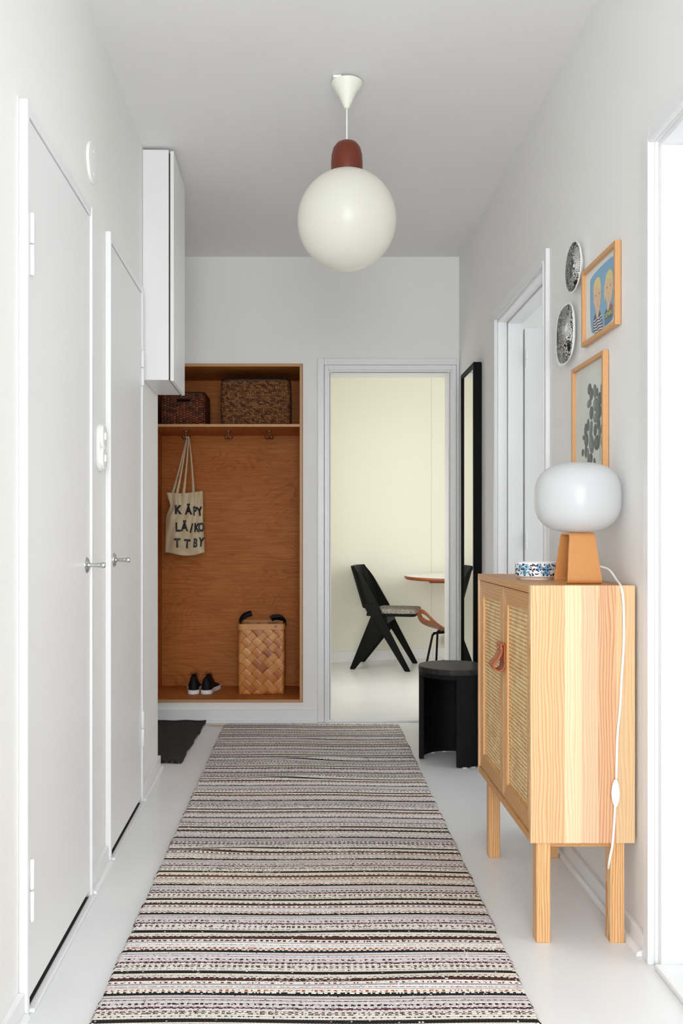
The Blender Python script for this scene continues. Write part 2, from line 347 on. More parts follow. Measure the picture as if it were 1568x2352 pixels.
m = MB(); m.box(RX, RX+.11, -1.6, E0, 0, CEIL).box(RX, RX+.11, E0, E1, 2.05, CEIL).box(RX, RX+.11, E1, C0, 0, CEIL).box(RX, RX+.11, C0, C1, 2.05, CEIL).box(RX, RX+.11, C1, 4.9, 0, CEIL)
struct(m.build('wall_right', M['wall']), 'white right hall wall behind the rattan cabinet', 'wall')
m = MB(); m.box(-1.9, -.52, -1.7, -1.6, 0, CEIL).box(.78, 3.1, -1.7, -1.6, 0, CEIL).box(-.52, .78, -1.7, -1.6, 0, .5).box(-.52, .78, -1.7, -1.6, 2.4, CEIL)
struct(m.build('wall_back', M['wall']), 'white wall with a window behind the camera', 'wall')
struct(MB().box(-1.7, -1.6, 3.93, 5.6, 0, CEIL).box(-1.7, -.6, 5.5, 5.6, 0, CEIL).build('wall_entry', M['wall']), 'white wall of the entry corner left of the hall', 'wall')
m = MB(); m.box(3.0, 3.1, -1.6, 8.3, 0, CEIL).box(.97, 3.0, 2.35, 2.45, 0, CEIL)
struct(m.build('wall_outer', M['wall']), 'white outer wall of the side rooms', 'wall')
# dining room walls
m = MB(); m.prism([(-.1, 7.13), (1.072, 7.477), (1.072, 7.60), (-.1, 7.26)], 0, CEIL, 'z'); m.prism([(1.072, 7.474), (3.1, 7.99), (3.1, 8.1), (1.072, 7.6)], 0, CEIL, 'z')
struct(m.build('wall_dining_far', M['cream']), 'cream wall at the back of the dining room', 'wall')
struct(MB().box(-.12, -.02, 5.45, 7.3, 0, CEIL).box(-.034, 0, 5.02, 5.45, 0, CEIL).build('wall_dining_left', M['cream']), 'cream wall on the left of the dining room', 'wall')
struct(MB().box(.811, 3.0, 5.02, 5.03, 0, CEIL).box(0, .113, 5.02, 5.03, 0, CEIL).box(.113, .811, 5.02, 5.03, 2.011, CEIL).build('wall_dining_near', M['cream']), 'cream inner face of the wall beside the doorway', 'wall')
m = MB(); bb = lambda xa, ya, xb, yb, t, h: m.prism([(xa, ya), (xb, yb), (xb+.0, yb-t), (xa, ya-t)], 0, h, 'z')
bb(-.02, 7.15, 1.08, 7.478, .016, .085); bb(1.08, 7.476, 2.99, 7.955, .016, .085); bb(-.02, 7.136, 1.08, 7.464, .012, .014)
struct(m.build('baseboard_dining', M['trim'], bevel=.002), 'white baseboard along the cream dining room wall', 'baseboard')
# window frame behind the camera
m = MB(); m.box(-.52, -.46, -1.7, -1.62, .5, 2.4).box(.72, .78, -1.7, -1.62, .5, 2.4).box(-.46, .72, -1.7, -1.62, .5, .56).box(-.46, .72, -1.7, -1.62, 2.34, 2.4).box(.11, .15, -1.69, -1.63, .56, 2.34)
struct(m.build('window_1', M['trim'], bevel=.003), 'white framed window behind the camera', 'window')
def wframe(x, y0, y1, z0, z1, nm, lb):
    m = MB(); a, b = (x, x+.03); f = .05
    m.box(a, b, y0-f, y0, z0-f, z1+f).box(a, b, y1, y1+f, z0-f, z1+f).box(a, b, y0, y1, z0-f, z0).box(a, b, y0, y1, z1, z1+f)
    struct(m.build(nm, M['trim'], bevel=.003), lb, 'window')
wframe(2.955, .1, 1.7, .65, 2.15, 'window_2', 'white window frame of the near side room')
wframe(2.955, 2.6, 4.2, .65, 2.15, 'window_3', 'white window frame of the middle side room')
wframe(2.955, 5.2, 7.0, .65, 2.35, 'window_4', 'white window frame on the right of the dining room')
wframe(-.022, 5.54, 6.16, .525, 1.475, 'fill_light_frame', 'small white frame added unseen around the dining room fill light')  # unseen window frame, added to go with the left fill light
# baseboards
def skirt_left(y0, y1): return MB().box(0, .014, y0, y1, 0, .058).prism([(.014, 0), (.029, 0), (.028, .006), (.022, .012), (.014, .013)], y0, y1, 'y')
m = MB()
for y0, y1 in ((-1.6, A0-.022), (A1+.024, B0-.022), (B1+.034, 3.93)):
    k = skirt_left(y0, y1); m.add(k.v, k.f)
struct(m.build('baseboard_left', M['trim'], loc=(LW, 0, 0), rotz=LA, bevel=.0015), 'white baseboard along the left wall', 'baseboard')
m = MB()
for y0, y1 in ((-1.6, E0-.04), (E1+.042, C0-.042), (C1+.037, 4.885)):
    m.box(RX-.014, RX, y0, y1, 0, .056).prism([(RX-.014, 0), (RX-.03, 0), (RX-.029, .008), (RX-.022, .014), (RX-.014, .015)], y0, y1, 'y')
struct(m.build('baseboard_right', M['trim'], bevel=.0015), 'white baseboard along the right wall', 'baseboard')
struct(MB().box(-1.6, .047, 4.884, 4.9, 0, .072).prism([(4.884, 0), (4.872, 0), (4.873, .007), (4.884, .012)], -1.6, .047, 'x').build('baseboard_far', M['trim'], bevel=.002), 'white baseboard under the coat niche', 'baseboard')
# end doorway frame, three stepped mouldings
m = MB()
def uframe(m, x0, x1, zt, xi0, xi1, zi, y0, y1):
    m.box(x0, xi0, y0, y1, 0, zt).box(xi1, x1, y0, y1, 0, zt).box(xi0, xi1, y0, y1, zi, zt)
uframe(m, .0475, .859, 2.085, .085, .8425, 2.047, 4.884, 4.9)
uframe(m, .087, .8405, 2.045, .108, .816, 2.018, 4.878, 4.9)
uframe(m, .104, .822, 2.02, .116, .808, 2.008, 4.888, 5.0)
uframe(m, .114, .81, 2.01, DX0, DX1, DT, 4.9, 5.035)
struct(m.build('trim_1', M['trim'], bevel=.003), 'white moulded frame around the dining room doorway', 'door frame')
struct(MB().box(.105, .818, 4.886, 5.03, 0, .012).build('trim_2', M['trim'], bevel=.003), 'low white threshold in the dining room doorway', 'threshold')
# closet doors on the left wall
def closet(nm, y0, y1, zt, hinge_y, handle_y, handle_z, hz, label):
    d = thing(nm, label, 'door', (LW-LA*y0, y0, 0), LA); d['kind'] = 'structure'; w = y1-y0
    MB().box(-.02, .014, .003, w-.003, .026, zt-.004).build('door_leaf', M['door'], d, bevel=.002)
    m = MB(); m.box(0, .02, -.02, 0, 0, zt+.028).box(0, .02, w, w+.026, 0, zt+.028).box(0, .018, 0, w, zt, zt+.026)
    m.build('door_casing', M['trim'], d, bevel=.004)
    MB().box(.012, .03, 0, w, 0, .010).build('threshold', M['trim'], d, bevel=.003)
    MB().box(-.1, -.03, 0, w, .001, zt).box(-.03, .012, 0, w, .001, .004).build('gap_shade_panel', M['dark'], d)  # dark sheet standing in for the shade behind and under the leaf
    for z in hz:
        m = MB(); hy = hinge_y-y0
        for a in (0, .072): m.lathe([(0, 0), (.005, .001), (.0065, .004), (.0065, .066), (.005, .069), (0, .07)], (.0195, hy, z-.07+a), 16)
        m.build('hinge', M['trim'], d, smooth=True)
    h = MB().lathe([(0, .014), (.023, .014), (.023, .016), (.019, .019), (.009, .020), (.0075, .024), (0, .024)], (0, handle_y-y0, handle_z), 32, 'x').build('handle_rosette', M['chrome'], d, smooth=True)
    MB().lathe([(0, .02), (.0062, .021), (.0058, .035), (.0068, .046), (.0072, .05), (.0058, .052), (.0085, .056), (.009, .062), (.0075, .067), (0, .068)], (0, handle_y-y0, handle_z), 24, 'x').build('door_knob', M['chrome'], h, smooth=True)
closet('door_1', A0, A1, AT, A0+.012, 2.475, .984, (1.725, .27), 'nearer white closet door on the left wall, hinged on its near edge')
closet('door_2', B0, B1, BT, B1-.004, 2.862, .988, (1.737, .30), 'farther white closet door on the left wall, hinged on its far edge')
# middle right doorway with its leaf opened into the side room
d = thing('door_3', 'white open door seen through the middle right doorway', 'door', (RX, C0, 0)); d['kind'] = 'structure'
m = MB()
m.box(.845, RX, C0-.04, C0, 0, 2.098).box(.845, RX, C1, C1+.035, 0, 2.098).box(.845, RX, C0, C1, 2.05, 2.098)
m.box(.842, .846, C0-.012, C0-.004, 0, 2.062).box(.842, .846, C1+.002, C1+.01, 0, 2.062).box(.842, .846, C0, C1, 2.056, 2.064)
m.box(.856, .898, C1-.012, C1, 0, 2.045).box(.9, .968, C1-.022, C1, 0, 2.035).box(.856, .968, C0, C0+.012, 0, 2.045)
m.box(.856, .898, C0, C1, 2.038, 2.05).box(.9, .968, C0, C1, 2.03, 2.05)
m.build('door_frame', M['trim'], d, 'world', bevel=.002)
MB().box(.975, 1.70, 3.86, 3.9, .015, 2.008).build('door_leaf', M['door'], d, 'world', bevel=.002)
MB().box(.86, .97, C0, C1-.022, 0, .012).build('threshold', M['trim'], d, 'world', bevel=.003)
for z in (1.87, 1.046):
    m = MB()
    for a in (0, .04): m.lathe([(0, 0), (.004, .0005), (.0055, .003), (.0055, .036), (.004, .0385), (0, .039)], (.979, 3.854, z-.04+a), 16)
    m.build('hinge', M['trim'], d, 'world', smooth=True)
# near right doorway
d = thing('door_4', 'white door frame cut off at the right edge, beside the cabinet', 'door', (RX, E1, 0)); d['kind'] = 'structure'
m = MB(); m.box(.846, RX, E1, E1+.04, 0, 2.092).box(.846, RX, E0-.04, E0, 0, 2.092).box(.846, RX, E0, E1, 2.05, 2.092)
m.box(.843, .847, E1+.001, E1+.012, 0, 2.062).box(.843, .847, E0, E1, 2.05, 2.062)
m.box(.868, .97, E1-.02, E1, 0, 2.035).box(.868, .97, E0, E0+.02, 0, 2.035).box(.868, .97, E0, E1, 2.035, 2.05)
m.build('door_frame', M['trim'], d, 'world', bevel=.002)
MB().box(.85, .97, E0, E1-.02, 0, .014).build('threshold', M['trim'], d, 'world', bevel=.004)
MB().box(.975, 1.65, E1-.06, E1-.022, .02, 2.03).build('door_leaf', M['door'], d, 'world', bevel=.002)

# ---------------------------------------------------------------- left wall fittings
t = thing('wall_cupboard', 'tall narrow white cupboard hung high at the end of left wall', 'cupboard', (LW-LA*3.51, 3.51, 1.71), LA)
MB().box(.001, .108, 0, .375, 0, .948).build('cupboard_body', M['door'], t, bevel=.0015)
MB().box(.114, .129, 0, .375, -.003, .943).build('cupboard_door', M['door'], t, bevel=.0015)
MB().box(.108, .114, .006, .369, .004, .935).build('gap_shade_strip', M['dark'], t)  # dark strip painted for the shade between body and door
t = thing('junction_cover', 'round white cover disc high on left wall above near closet door', 'wall cover', (LW-LA*2.59, 2.59, 2.2), LA)
MB().lathe([(0, 0), (.06, 0), (.061, .003), (.058, .007), (.04, .009), (0, .009)], (0, 0, 0), 48, 'x').build('cover_disc', M['plastic'], t, smooth=True)
for z in (.035, -.035): MB().lathe([(0, .008), (.004, .008), (.004, .0105), (0, .011)], (0, 0, z), 12, 'x').build('screw', M['plastic'], t, smooth=True)
t = thing('light_switch', 'double round white switch on left wall between the closet doors', 'light switch', (LW-LA*2.7, 2.695, 1.348), LA)
m = MB()
pts = []
for i in range(48):
    a = 2*pi*i/48; c_, s_ = cos(a), sin(a); rr = .042; zz = .034 if s_ >= 0 else -.034
    y_, z_ = rr*c_, zz+rr*s_
    pts.append((y_*(1-.16*math.exp(-(z_/.012)**2)), z_))
pts = [(y_, z_) for y_, z_ in pts]
pts2 = []
for i in range(len(pts)):
    pts2.append(pts[i])
    if i in (0,): pass
m.prism([(p[0], p[1]) for p in pts2], 0, .012, 'x')
m.build('switch_plate', M['plastic'], t, bevel=.003, smooth=True)
for z in (.035, -.035): MB().lathe([(0, .011), (.036, .011), (.036, .018), (.033, .021), (0, .021)], (0, 0, z), 40, 'x').build('switch_ring', M['plastic'], t, smooth=True)
for z in (.035, -.035): MB().box(.02, .026, -.008, .008, z-.012, z+.012).build('rocker', M['plastic'], t, bevel=.003)

# ---------------------------------------------------------------- coat niche
t = thing('coat_niche', 'brown plywood coat niche set into the end wall', 'coat niche', (-.49, 4.9, .112))
x0, x1, z0, z1, yf, yb = NX0+.002, NX1-.002, NZ0+.001, NZ1-.002, 4.892, 5.345; th = .016
def plyboard(nm, x_0, x_1, y_0, y_1, z_0, z_1):
    m = MB(); m.box(x_0, x_1, y_0, y_1, z_0, z_1); k = len(m.f)
    m.mi = [1 if min(m.v[i][1] for i in f) == max(m.v[i][1] for i in f) == y_0 else 0 for f in m.f]
    return m.build(nm, [M['ply'], M['plyedge']], t, 'world', bevel=.0008, seg=1)
plyboard('side_panel', x0, x0+th, yf, yb, z0, z1); plyboard('side_panel', x1-th, x1, yf, yb, z0, z1)
plyboard('bottom_panel', x0+th, x1-th, yf, yb, z0, z0+th); plyboard('top_panel', x0+th, x1-th, yf, yb, z1-th, z1)
plyboard('shelf', x0+th, x1-th, yf+.006, yb, 1.694, 1.71)
MB().box(x0, x1, yb, yb+.012, z0, z1).build('back_panel', M['ply'], t, 'world')
# hooks under the shelf
def make_hook(x, label):
    t = thing('coat_hook', label, 'coat hook', (x, 5.11, 1.694), 0, 'chrome hooks under the niche shelf')
    MB().lathe([(0, -.0035), (.019, -.0035), (.02, -.001), (.02, 0), (0, 0)], (0, 0, 0), 24).build('mounting_plate', M['steel'], t, smooth=True)
    m = MB(); m.tube([(0, 0, -.003), (0, 0, -.04)], .0042); m.lathe([(0, -.047), (.005, -.045), (.0075, -.041), (.005, -.036), (0, -.036)], (0, 0, 0), 16)
    m.build('hook_stem', M['steel'], t, smooth=True)
    for a in (20, 160, 265):
        a = radians(a); c_, s_ = cos(a), sin(a); m = MB()
        m.tube(smoothpath([(0, 0, -.041), (c_*.012, s_*.012, -.046), (c_*.022, s_*.022, -.042), (c_*.025, s_*.025, -.034)], 4), [.0032]*13, 8)
        m.lathe([(0, -.036), (.004, -.034), (.0052, -.031), (.004, -.028), (0, -.027)], (c_*.025, s_*.025, 0), 12); m.build('prong', M['steel'], t, smooth=True)
    return t
h1 = make_hook((427-710)/383.6, 'leftmost of three chrome hooks under the shelf, the tote bag hangs from it')
for px, lb in ((524, 'middle chrome hook under the niche shelf, between the other two'), (618, 'rightmost chrome hook under the niche shelf, nothing on it')):
    c = copy_tree(h1); c.location.x = (px-710)/383.6; c['label'] = lb

# baskets
def rrect(w, d, r, n=6):
    out = []
    for cx, cy, a0 in ((w/2-r, -d/2+r, -90), (w/2-r, d/2-r, 0), (-w/2+r, d/2-r, 90), (-w/2+r, -d/2+r, 180)):
        for i in range(n+1):
            a = radians(a0+90*i/n); out.append((cx+r*cos(a), cy+r*sin(a)))
    return out
def resample(poly, step):
    out = []; L = 0; P = poly+[poly[0]]
    for i in range(len(P)-1):
        a = Vector(P[i]); b = Vector(P[i+1]); l = (b-a).length; k = max(1, int(l/step))
        for j in range(k): out.append((tuple(a+(b-a)*j/k), L+l*j/k))
        L += l
    return out, L
def shell_mesh(w, d, h, r, step, wob=0, bulge=0, top_r=None, uvscale=1.0, hole=None, z0=0):
    ring, L = resample(rrect(w, d, r), step); nz = max(2, int(h/step)); m = MB(); N = len(ring)
    vs = []; uv = []
    for k in range(nz+1):
        z = h*k/nz; q = sin(pi*k/nz)*bulge; e = 0
        if k == 0: e = -.004
        for (p, l) in ring:
            v = Vector(p); n_ = v.normalized(); o = q+e+(random.uniform(-wob, wob)); vs.append((v.x+n_.x*o, v.y+n_.y*o, z0+z+(random.uniform(-wob, wob) if k == nz else 0)))
    fs = []; uvs = []
    for k in range(nz):
        for i in range(N):
            j = (i+1) % N; a = (k*N+i, k*N+j, (k+1)*N+j, (k+1)*N+i)
            if hole and hole(vs[a[0]]): continue
            u0 = ring[i][1]; u1 = ring[j][1] if j else L; v0 = h*k/nz; v1 = h*(k+1)/nz
            fs.append(a); uvs.append([(u0, v0), (u1, v0), (u1, v1), (u0, v1)])
    m.add(vs, fs)
    for i, u in enumerate(uvs): m.uv[i] = u
    m.add([(v[0], v[1], z0+.002) for v in vs[:N]], [tuple(range(N))]); m.uv[len(m.f)-1] = [(0, 0)]*N
    return m, ring
t = thing('small_woven_basket', 'smaller dark brown woven basket with handle slot, left on the niche shelf', 'basket', (-.732, 5.08, 1.71))
m, ring = shell_mesh(.245, .27, .186, .02, .0085, .0008, .003, hole=lambda v: v[1] < -.12 and abs(v[0]) < .043 and .125 < v[2] < .15)
m.build('basket_body', M['grass1'], t, solid=.008, smooth='all')
m = MB(); P = [(p[0][0], p[0][1], .186) for p in ring]; m.tube(P+P[:1], .006, 8); m.build('rim', M['grass2'], t, smooth=True)
m = MB(); P = [(.047*cos(a)*(abs(cos(a))**-.5 if abs(cos(a)) > .05 else 1), -.1385, .1375+.0155*sin(a)) for a in [2*pi*i/24 for i in range(25)]]; m.tube(P, .0035, 6); m.build('handle_slot_edge', M['grass2'], t, smooth=True)
t = thing('large_woven_basket', 'larger dark brown seagrass basket with rounded corners, right on the niche shelf', 'basket', (-.312, 5.09, 1.71))
m, ring = shell_mesh(.392, .29, .262, .035, .0085, .0014, .004); m.build('basket_body', M['grass2'], t, solid=.01, smooth='all')
m = MB(); P = [(p[0][0], p[0][1], .262+random.uniform(-.001, .001)) for p in ring]; m.tube(P+P[:1], .0075, 8); m.build('rim', M['grass2'], t, smooth=True)
# birch basket
t = thing('birch_basket', 'tall birch strip basket with black leather handles in the coat niche', 'basket', (-.283, 5.165, .128))
m, ring = shell_mesh(.266, .24, .405, .014, .011, 0, .004); m.build('woven_body', M['birch'], t, smooth='all', solid=.003)
m = MB(); P = rrect(.274, .248, .02)
for (r0, r1) in ((P, .0),): 
    n_ = len(P); vs = [(x_, y_, z_) for z_ in (.385, .419) for x_, y_ in P]; m.add(vs, [(i, (i+1) % n_, n_+(i+1) % n_, n_+i) for i in range(n_)])
m.build('rim_band', M['birchrim'], t, solid=.004, bevel=.001)
def strap(pts, w):
    m = MB(); S = smoothpath(pts, 8); vs = []
    for i, p in enumerate(S):
        d = (S[min(i+1, len(S)-1)]-S[max(0, i-1)]).normalized(); q = min(1, max(0, (i-6)/14)); nn = Vector((d.z, -1.6*(1-q)-.35, -d.x)).normalized()
        vs += [tuple(p+nn*w/2), tuple(p-nn*w/2)]
    m.add(vs, [(2*i, 2*i+1, 2*i+3, 2*i+2) for i in range(len(S)-1)]); return m
strap([(-.134, 0, .40), (-.134, 0, .424), (-.122, -.01, .444), (-.098, -.015, .462), (-.064, -.015, .474)], .034).build('leather_handle', M['rubber'], t, solid=.004, smooth='all')
strap([(.134, 0, .40), (.134, 0, .424), (.120, -.01, .44), (.095, -.015, .449), (.068, -.015, .447), (.052, -.015, .438)], .036).build('leather_handle', M['rubber'], t, solid=.004, smooth='all')
m = MB()
for i, (a, b, z) in enumerate(((0, .018, .406), (.002, .009, .410), (.012, .018, .410), (0, .02, .402))): m.box(.075+a, .075+b, -.1268, -.1262, z-.0009, z+.0009)
m.build('burnt_stamp', M['ink'], t)

# sneakers (heel towards the viewer)
def make_shoe(mirror, x, rot, label):
    t = thing('sneaker', label, 'shoe', (x, 5.048, .128), rot, 'pair of black sneakers in the niche'); L = .27; N = 22
    def half(s):   # half widths inner/outer at s 0 heel..1 toe
        w = .033+.014*math.exp(-((s-.72)/.2)**2)-.004*math.exp(-((s-.35)/.12)**2)
        e = math.sqrt(max(0, 1-((s-.12)/.12)**2)) if s < .12 else (math.sqrt(max(0, 1-((s-.8)/.2)**2)) if s > .8 else 1)
        return w*max(e, .02)
    S = [0.5-.5*cos(pi*i/N) for i in range(N+1)]
    def loft(hfun, z0, grow, nm, mat, topw=1.0):
        vs = []; K = 16
        for s in S:
            hw = half(s)+grow; z1 = hfun(s)
            for k in range(K+1):
                a = pi*k/K; cx = cos(a); cz = sin(a)
                xx = hw*(abs(cx)**.45)*(1 if cx > 0 else -1)*(1-(1-topw)*(cz)); zz = z0+(z1-z0)*(abs(cz)**.8)
                vs.append((xx*mirror, s*L+(grow*2 if s > .5 else -grow*2)*abs(2*s-1), zz))
        fs = [(i*(K+1)+k, i*(K+1)+k+1, (i+1)*(K+1)+k+1, (i+1)*(K+1)+k) for i in range(N) for k in range(K)]
        fs += [tuple([i*(K+1)+K, i*(K+1), (i+1)*(K+1), (i+1)*(K+1)+K]) for i in range(N)]
        m = MB().add(vs, fs); return m.build(nm, mat, t, smooth=True)
    def up(s): return .028+.062*(1/(1+math.exp((s-.42)*9)))+.03*math.exp(-((s-.36)/.14)**2)-.006*(s < .1)+.012*(1-s)
    m = MB(); P = [(half(s)*mirror+.002*mirror, s*L) for s in S]+[(-(half(s)*mirror+.002*mirror), s*L) for s in S[::-1]]
    m.prism(P, 0, .026, 'z'); m.build('sole', M['plastic'], t, bevel=.004, smooth=True)
    u = loft(up, .022, -.001, 'upper', M['rubber'], .80)
    m = MB(); m.lathe([(.0, 0), (.014, .0)], (0, .065, .1055), 24, sx=.8); m.v = [(v[0], .02+(v[1]-.02)*1.4, v[2]) for v in m.v]
    m.build('foot_opening', M['ink'], u)
    m = MB()
    for k in range(4):
        s = .40+.07*k; z = up(s)+.002; m.tube([(-.014, s*L-.006, z-.004), (0, s*L, z+.001), (.014, s*L-.006, z-.004)], .0018, 6)
    for sg in (-1, 1):
        m.tube(smoothpath([(0, .1, .105), (sg*.012, .085, .120), (sg*.02, .082, .110), (sg*.006, .098, .104)], 5), .0016, 6)
        m.tube(smoothpath([(0, .1, .105), (sg*.022, .075, .110), (sg*.033, .07, .098)], 5), .0014, 6)
    m.build('laces', M['ink'], t, smooth=True)
    return t
make_shoe(1, -.685, radians(5), 'left black sneaker with white sole, farther from the birch basket')
make_shoe(-1, -.615, radians(-7), 'right black sneaker with white sole, nearer the birch basket')

# tote bag
t = thing('tote_bag', 'natural canvas tote bag with black letters hanging in the coat niche', 'bag', (-.738, 5.11, .955))
BW, BH = .228, .372; NXg, NZg = 34, 50
def bagx(u, w):    # u -1..1 , w 0 bottom..1 top
    l = -.114-.012*(1-w)+.02*math.exp(-((w-.78)/.12)**2)+.012*w*w*0-.004*(w > .97)
    r_ = .112-.004*math.exp(-((w-.55)/.2)**2)-.012*w
    return l+(r_-l)*(u+1)/2
def bagy(u, w, side):
    edge = (1-abs(u)**2.5)*(1-.55*w)*min(1, w*5+.15)
    y = side*(.012+.02*edge)
    fold = .006*sin(6*u+3*w)+.006*sin(14*u-9*w+1)*(.25+w)+.006*math.exp(-((u-.32-.1*w)/.09)**2)*w-.007*math.exp(-((u-.5)/.07)**2)*w+.004*sin(22*w+4*u)*math.exp(-w*5)
    return y+(fold if side < 0 else -fold*.4)
vs = []; fs = []
for side in (-1, 1):
    for j in range(NZg+1):
        for i in range(NXg+1):
            u = -1+2*i/NXg; w = j/NZg
            zt = BH*w-(.012*sin(2.2*(u+1))*(.5+u*.3) if w > .5 else 0)*(w-.5)*2-.01*(1-w)*(abs(u)**3)*(-1)-.006*(1-w)*sin(3*u+1)
            vs.append((bagx(u, w), bagy(u, w, side) if 0 < i < NXg else 0, zt+(.0 if 0 < j else 0)))
Q = (NXg+1)*(NZg+1)
for s_ in (0, 1):
    for j in range(NZg):
        for i in range(NXg):
            a = s_*Q+j*(NXg+1)+i; fs.append((a, a+1, a+NXg+2, a+NXg+1))
for i in range(NXg): fs.append((i, i+1, Q+i+1, Q+i))
m = MB().add(vs, fs); m.build('bag_body', M['canvas'], t, smooth='all')
def bag_pt(x, z):
    w = min(1, max(0, z/BH)); l = bagx(-1, w); r_ = bagx(1, w); u = max(-1, min(1, 2*(x-l)/(r_-l)-1)); return bagy(u, w, -1)
def text_mesh(txt, size, offset=0):
    cu = bpy.data.curves.new('lettering', 'FONT'); cu.body = txt; cu.size = size; cu.offset = offset; cu.resolution_u = 3; cu.align_x = 'CENTER'; cu.align_y = 'CENTER'
    o = bpy.data.objects.new('lettering', cu); COL.objects.link(o); dg = bpy.context.evaluated_depsgraph_get(); dg.update()
    me = bpy.data.meshes.new_from_object(o.evaluated_get(dg)); bpy.data.objects.remove(o); bpy.data.curves.remove(cu)
    bm = bmesh.new(); bm.from_mesh(me); 
    for _ in range(2):
        bmesh.ops.triangulate(bm, faces=bm.faces); bmesh.ops.subdivide_edges(bm, edges=[e for e in bm.edges if e.calc_length() > .006], cuts=1)
    bmesh.ops.triangulate(bm, faces=bm.faces)
    V = [tuple(v.co) for v in bm.verts]; bm.verts.index_update(); F = [tuple(v.index for v in f.verts) for f in bm.faces]; bm.free(); bpy.data.meshes.remove(me); return V, F
k_ = 1/383.6; bx0 = 427-((427-710)-(-.738*383.6))  # pixel rows of the print turned into metres on the cloth
def letter(ch, px, py, tilt=0, sx=.8, size=.0375):
    X = (px-710)*k_+.738; Z = 1.07-(py-1230)*k_-.955
    V, F = text_mesh(ch, size*1.9, .0034)
    V = [(x_*sx*cos(tilt)-y_*sin(tilt), x_*sx*sin(tilt)+y_*cos(tilt)) for x_, y_, _ in V]
    m = MB(); m.add([(X+x_, bag_pt(X+x_, Z+z_)-.0042, Z+z_) for x_, z_ in V], F); m.build('letter', M['ink'], t)
for ch, px, py, tl in (('K', 410, 1172, 0), ('Ä', 434, 1173, 0), ('P', 449, 1175, .05), ('Y', 459, 1176, .1), ('L', 410, 1212, .03), ('Ä', 425, 1211, .0), ('/', 441, 1214, -.06), ('K', 453, 1213, -.02), ('O', 463, 1212, 0),
                       ('T', 409, 1248, 0), ('T', 431, 1250, -.08), ('B', 450, 1248, -.1), ('Y', 463, 1246, -.1)):
    letter(ch, px, py, tl, .80 if px < 445 else .60)
S_ = .004
for (xa, ya, za, xb, yb_, zb) in ((-.088, .012, .366, .003, .006, .695), (-.055, -.016, .370, .006, -.006, .695), (-.014, -.014, .366, .016, -.006, .695), (.045, .012, .36, .019, .006, .695)):
    m = MB(); n_ = 14; vs = []
    for i in range(n_+1):
        q = i/n_; x_ = xa+(xb-xa)*q+.003*sin(pi*q); y_ = ya+(yb_-ya)*q; z_ = za-.02+(zb-za+.02)*q; w = (.0085 if q < .25 else .0065)*(1-.45*q)
        vs += [(x_-w, y_, z_), (x_+w, y_-.002, z_)]
    m.add(vs, [(2*i, 2*i+1, 2*i+3, 2*i+2) for i in range(n_)]); m.build('strap', M['canvas'], t, solid=.002, smooth='all')
m = MB(); m.tube(smoothpath([(.003, -.004, .692), (.004, -.004, .7), (.012, -.004, .7035), (.019, -.004, .7), (.018, -.004, .692)], 5), .0042, 8, flat=.8); m.build('strap_loop', M['canvas'], t, smooth=True)

# ---------------------------------------------------------------- pendant lamp
t = thing('pendant_lamp', 'white globe pendant lamp with teak cap hanging from the ceiling', 'lamp', (.132, 3.0, 2.178))
R = .1735; prof = [(R*sin(a), -R*cos(a)) for a in [pi*i/40 for i in range(0, 37)]]
MB().lathe(prof, seg=72).build('glass_globe', M['opal'], t, smooth='all')
MB().lathe([(.052, .150), (.0555, .166), (.0555, .20), (.054, .228), (.048, .252), (.036, .268), (.018, .277), (0, .279)], seg=48).build('teak_cap', M['teak'], t, smooth=True)
MB().tube([(0, 0, .277), (0, 0, .40)], .0028).build('cord', M['plastic'], t, smooth=True)
MB().lathe([(.0, .392), (.008, .392), (.010, .396), (.030, .440), (.054, .476), (.0555, .480), (.053, .482), (0, .482)], seg=48).build('ceiling_rose', M['ivory'], t, smooth=True)
MB().box(-.05, -.02, -.045, -.02, .48, .49).build('cord_clamp', M['plastic'], t, bevel=.003)

# ---------------------------------------------------------------- mirror
t = thing('floor_mirror', 'tall black framed mirror standing against the right wall', 'mirror', (.838, 4.43, 0))
my0, my1, mz0, mz1 = 4.247, 4.607, .004, 1.934; fw = .02
m = MB(); mx0, mx1 = .817, .857
m.box(mx0, mx1, my0, my0+fw, mz0, mz1).box(mx0, mx1, my1-fw, my1, mz0, mz1).box(mx0, mx1, my0+fw, my1-fw, mz1-fw, mz1).box(mx0, mx1, my0+fw, my1-fw, mz0, mz0+fw)
m.build('mirror_frame', M['black'], t, 'world', bevel=.0015)
MB().box(mx0+.008, mx0+.013, my0+fw, my1-fw, mz0+fw, mz1-fw).build('mirror_glass', M['mirror'], t, 'world')

# ---------------------------------------------------------------- pictures and plates on the right wall
def picture(y_near, w, z0, h, label, name='framed_picture'):
    t = thing(name, label, 'picture', (.858, y_near+w/2, z0)); m = MB(); fw = .0125; xf, xb_ = .842, .8585; y0, y1 = y_near, y_near+w
    m.box(xf, xb_, y0, y0+fw, z0, z0+h).box(xf, xb_, y1-fw, y1, z0, z0+h).box(xf, xb_, y0+fw, y1-fw, z0+h-fw, z0+h).box(xf, xb_, y0+fw, y1-fw, z0, z0+fw)
    m.build('picture_frame', M['frame_oak'], t, 'world', bevel=.0012)
    MB().box(.8500, .8506, y0+fw, y1-fw, z0+fw, z0+h-fw).build('glass', M['glass'], t, 'world'); return t
yf1, zb1 = 2.645, 1.652
t = picture(2.351, .294, 1.652, .233, 'oak framed drawing of two blond children on blue, above the cactus print')
MB().box(.8535, .8545, 2.362, 2.634, 1.663, 1.874).build('print_paper', M['paper'], t, 'world'); PR = t
ART = MB(); amats = []
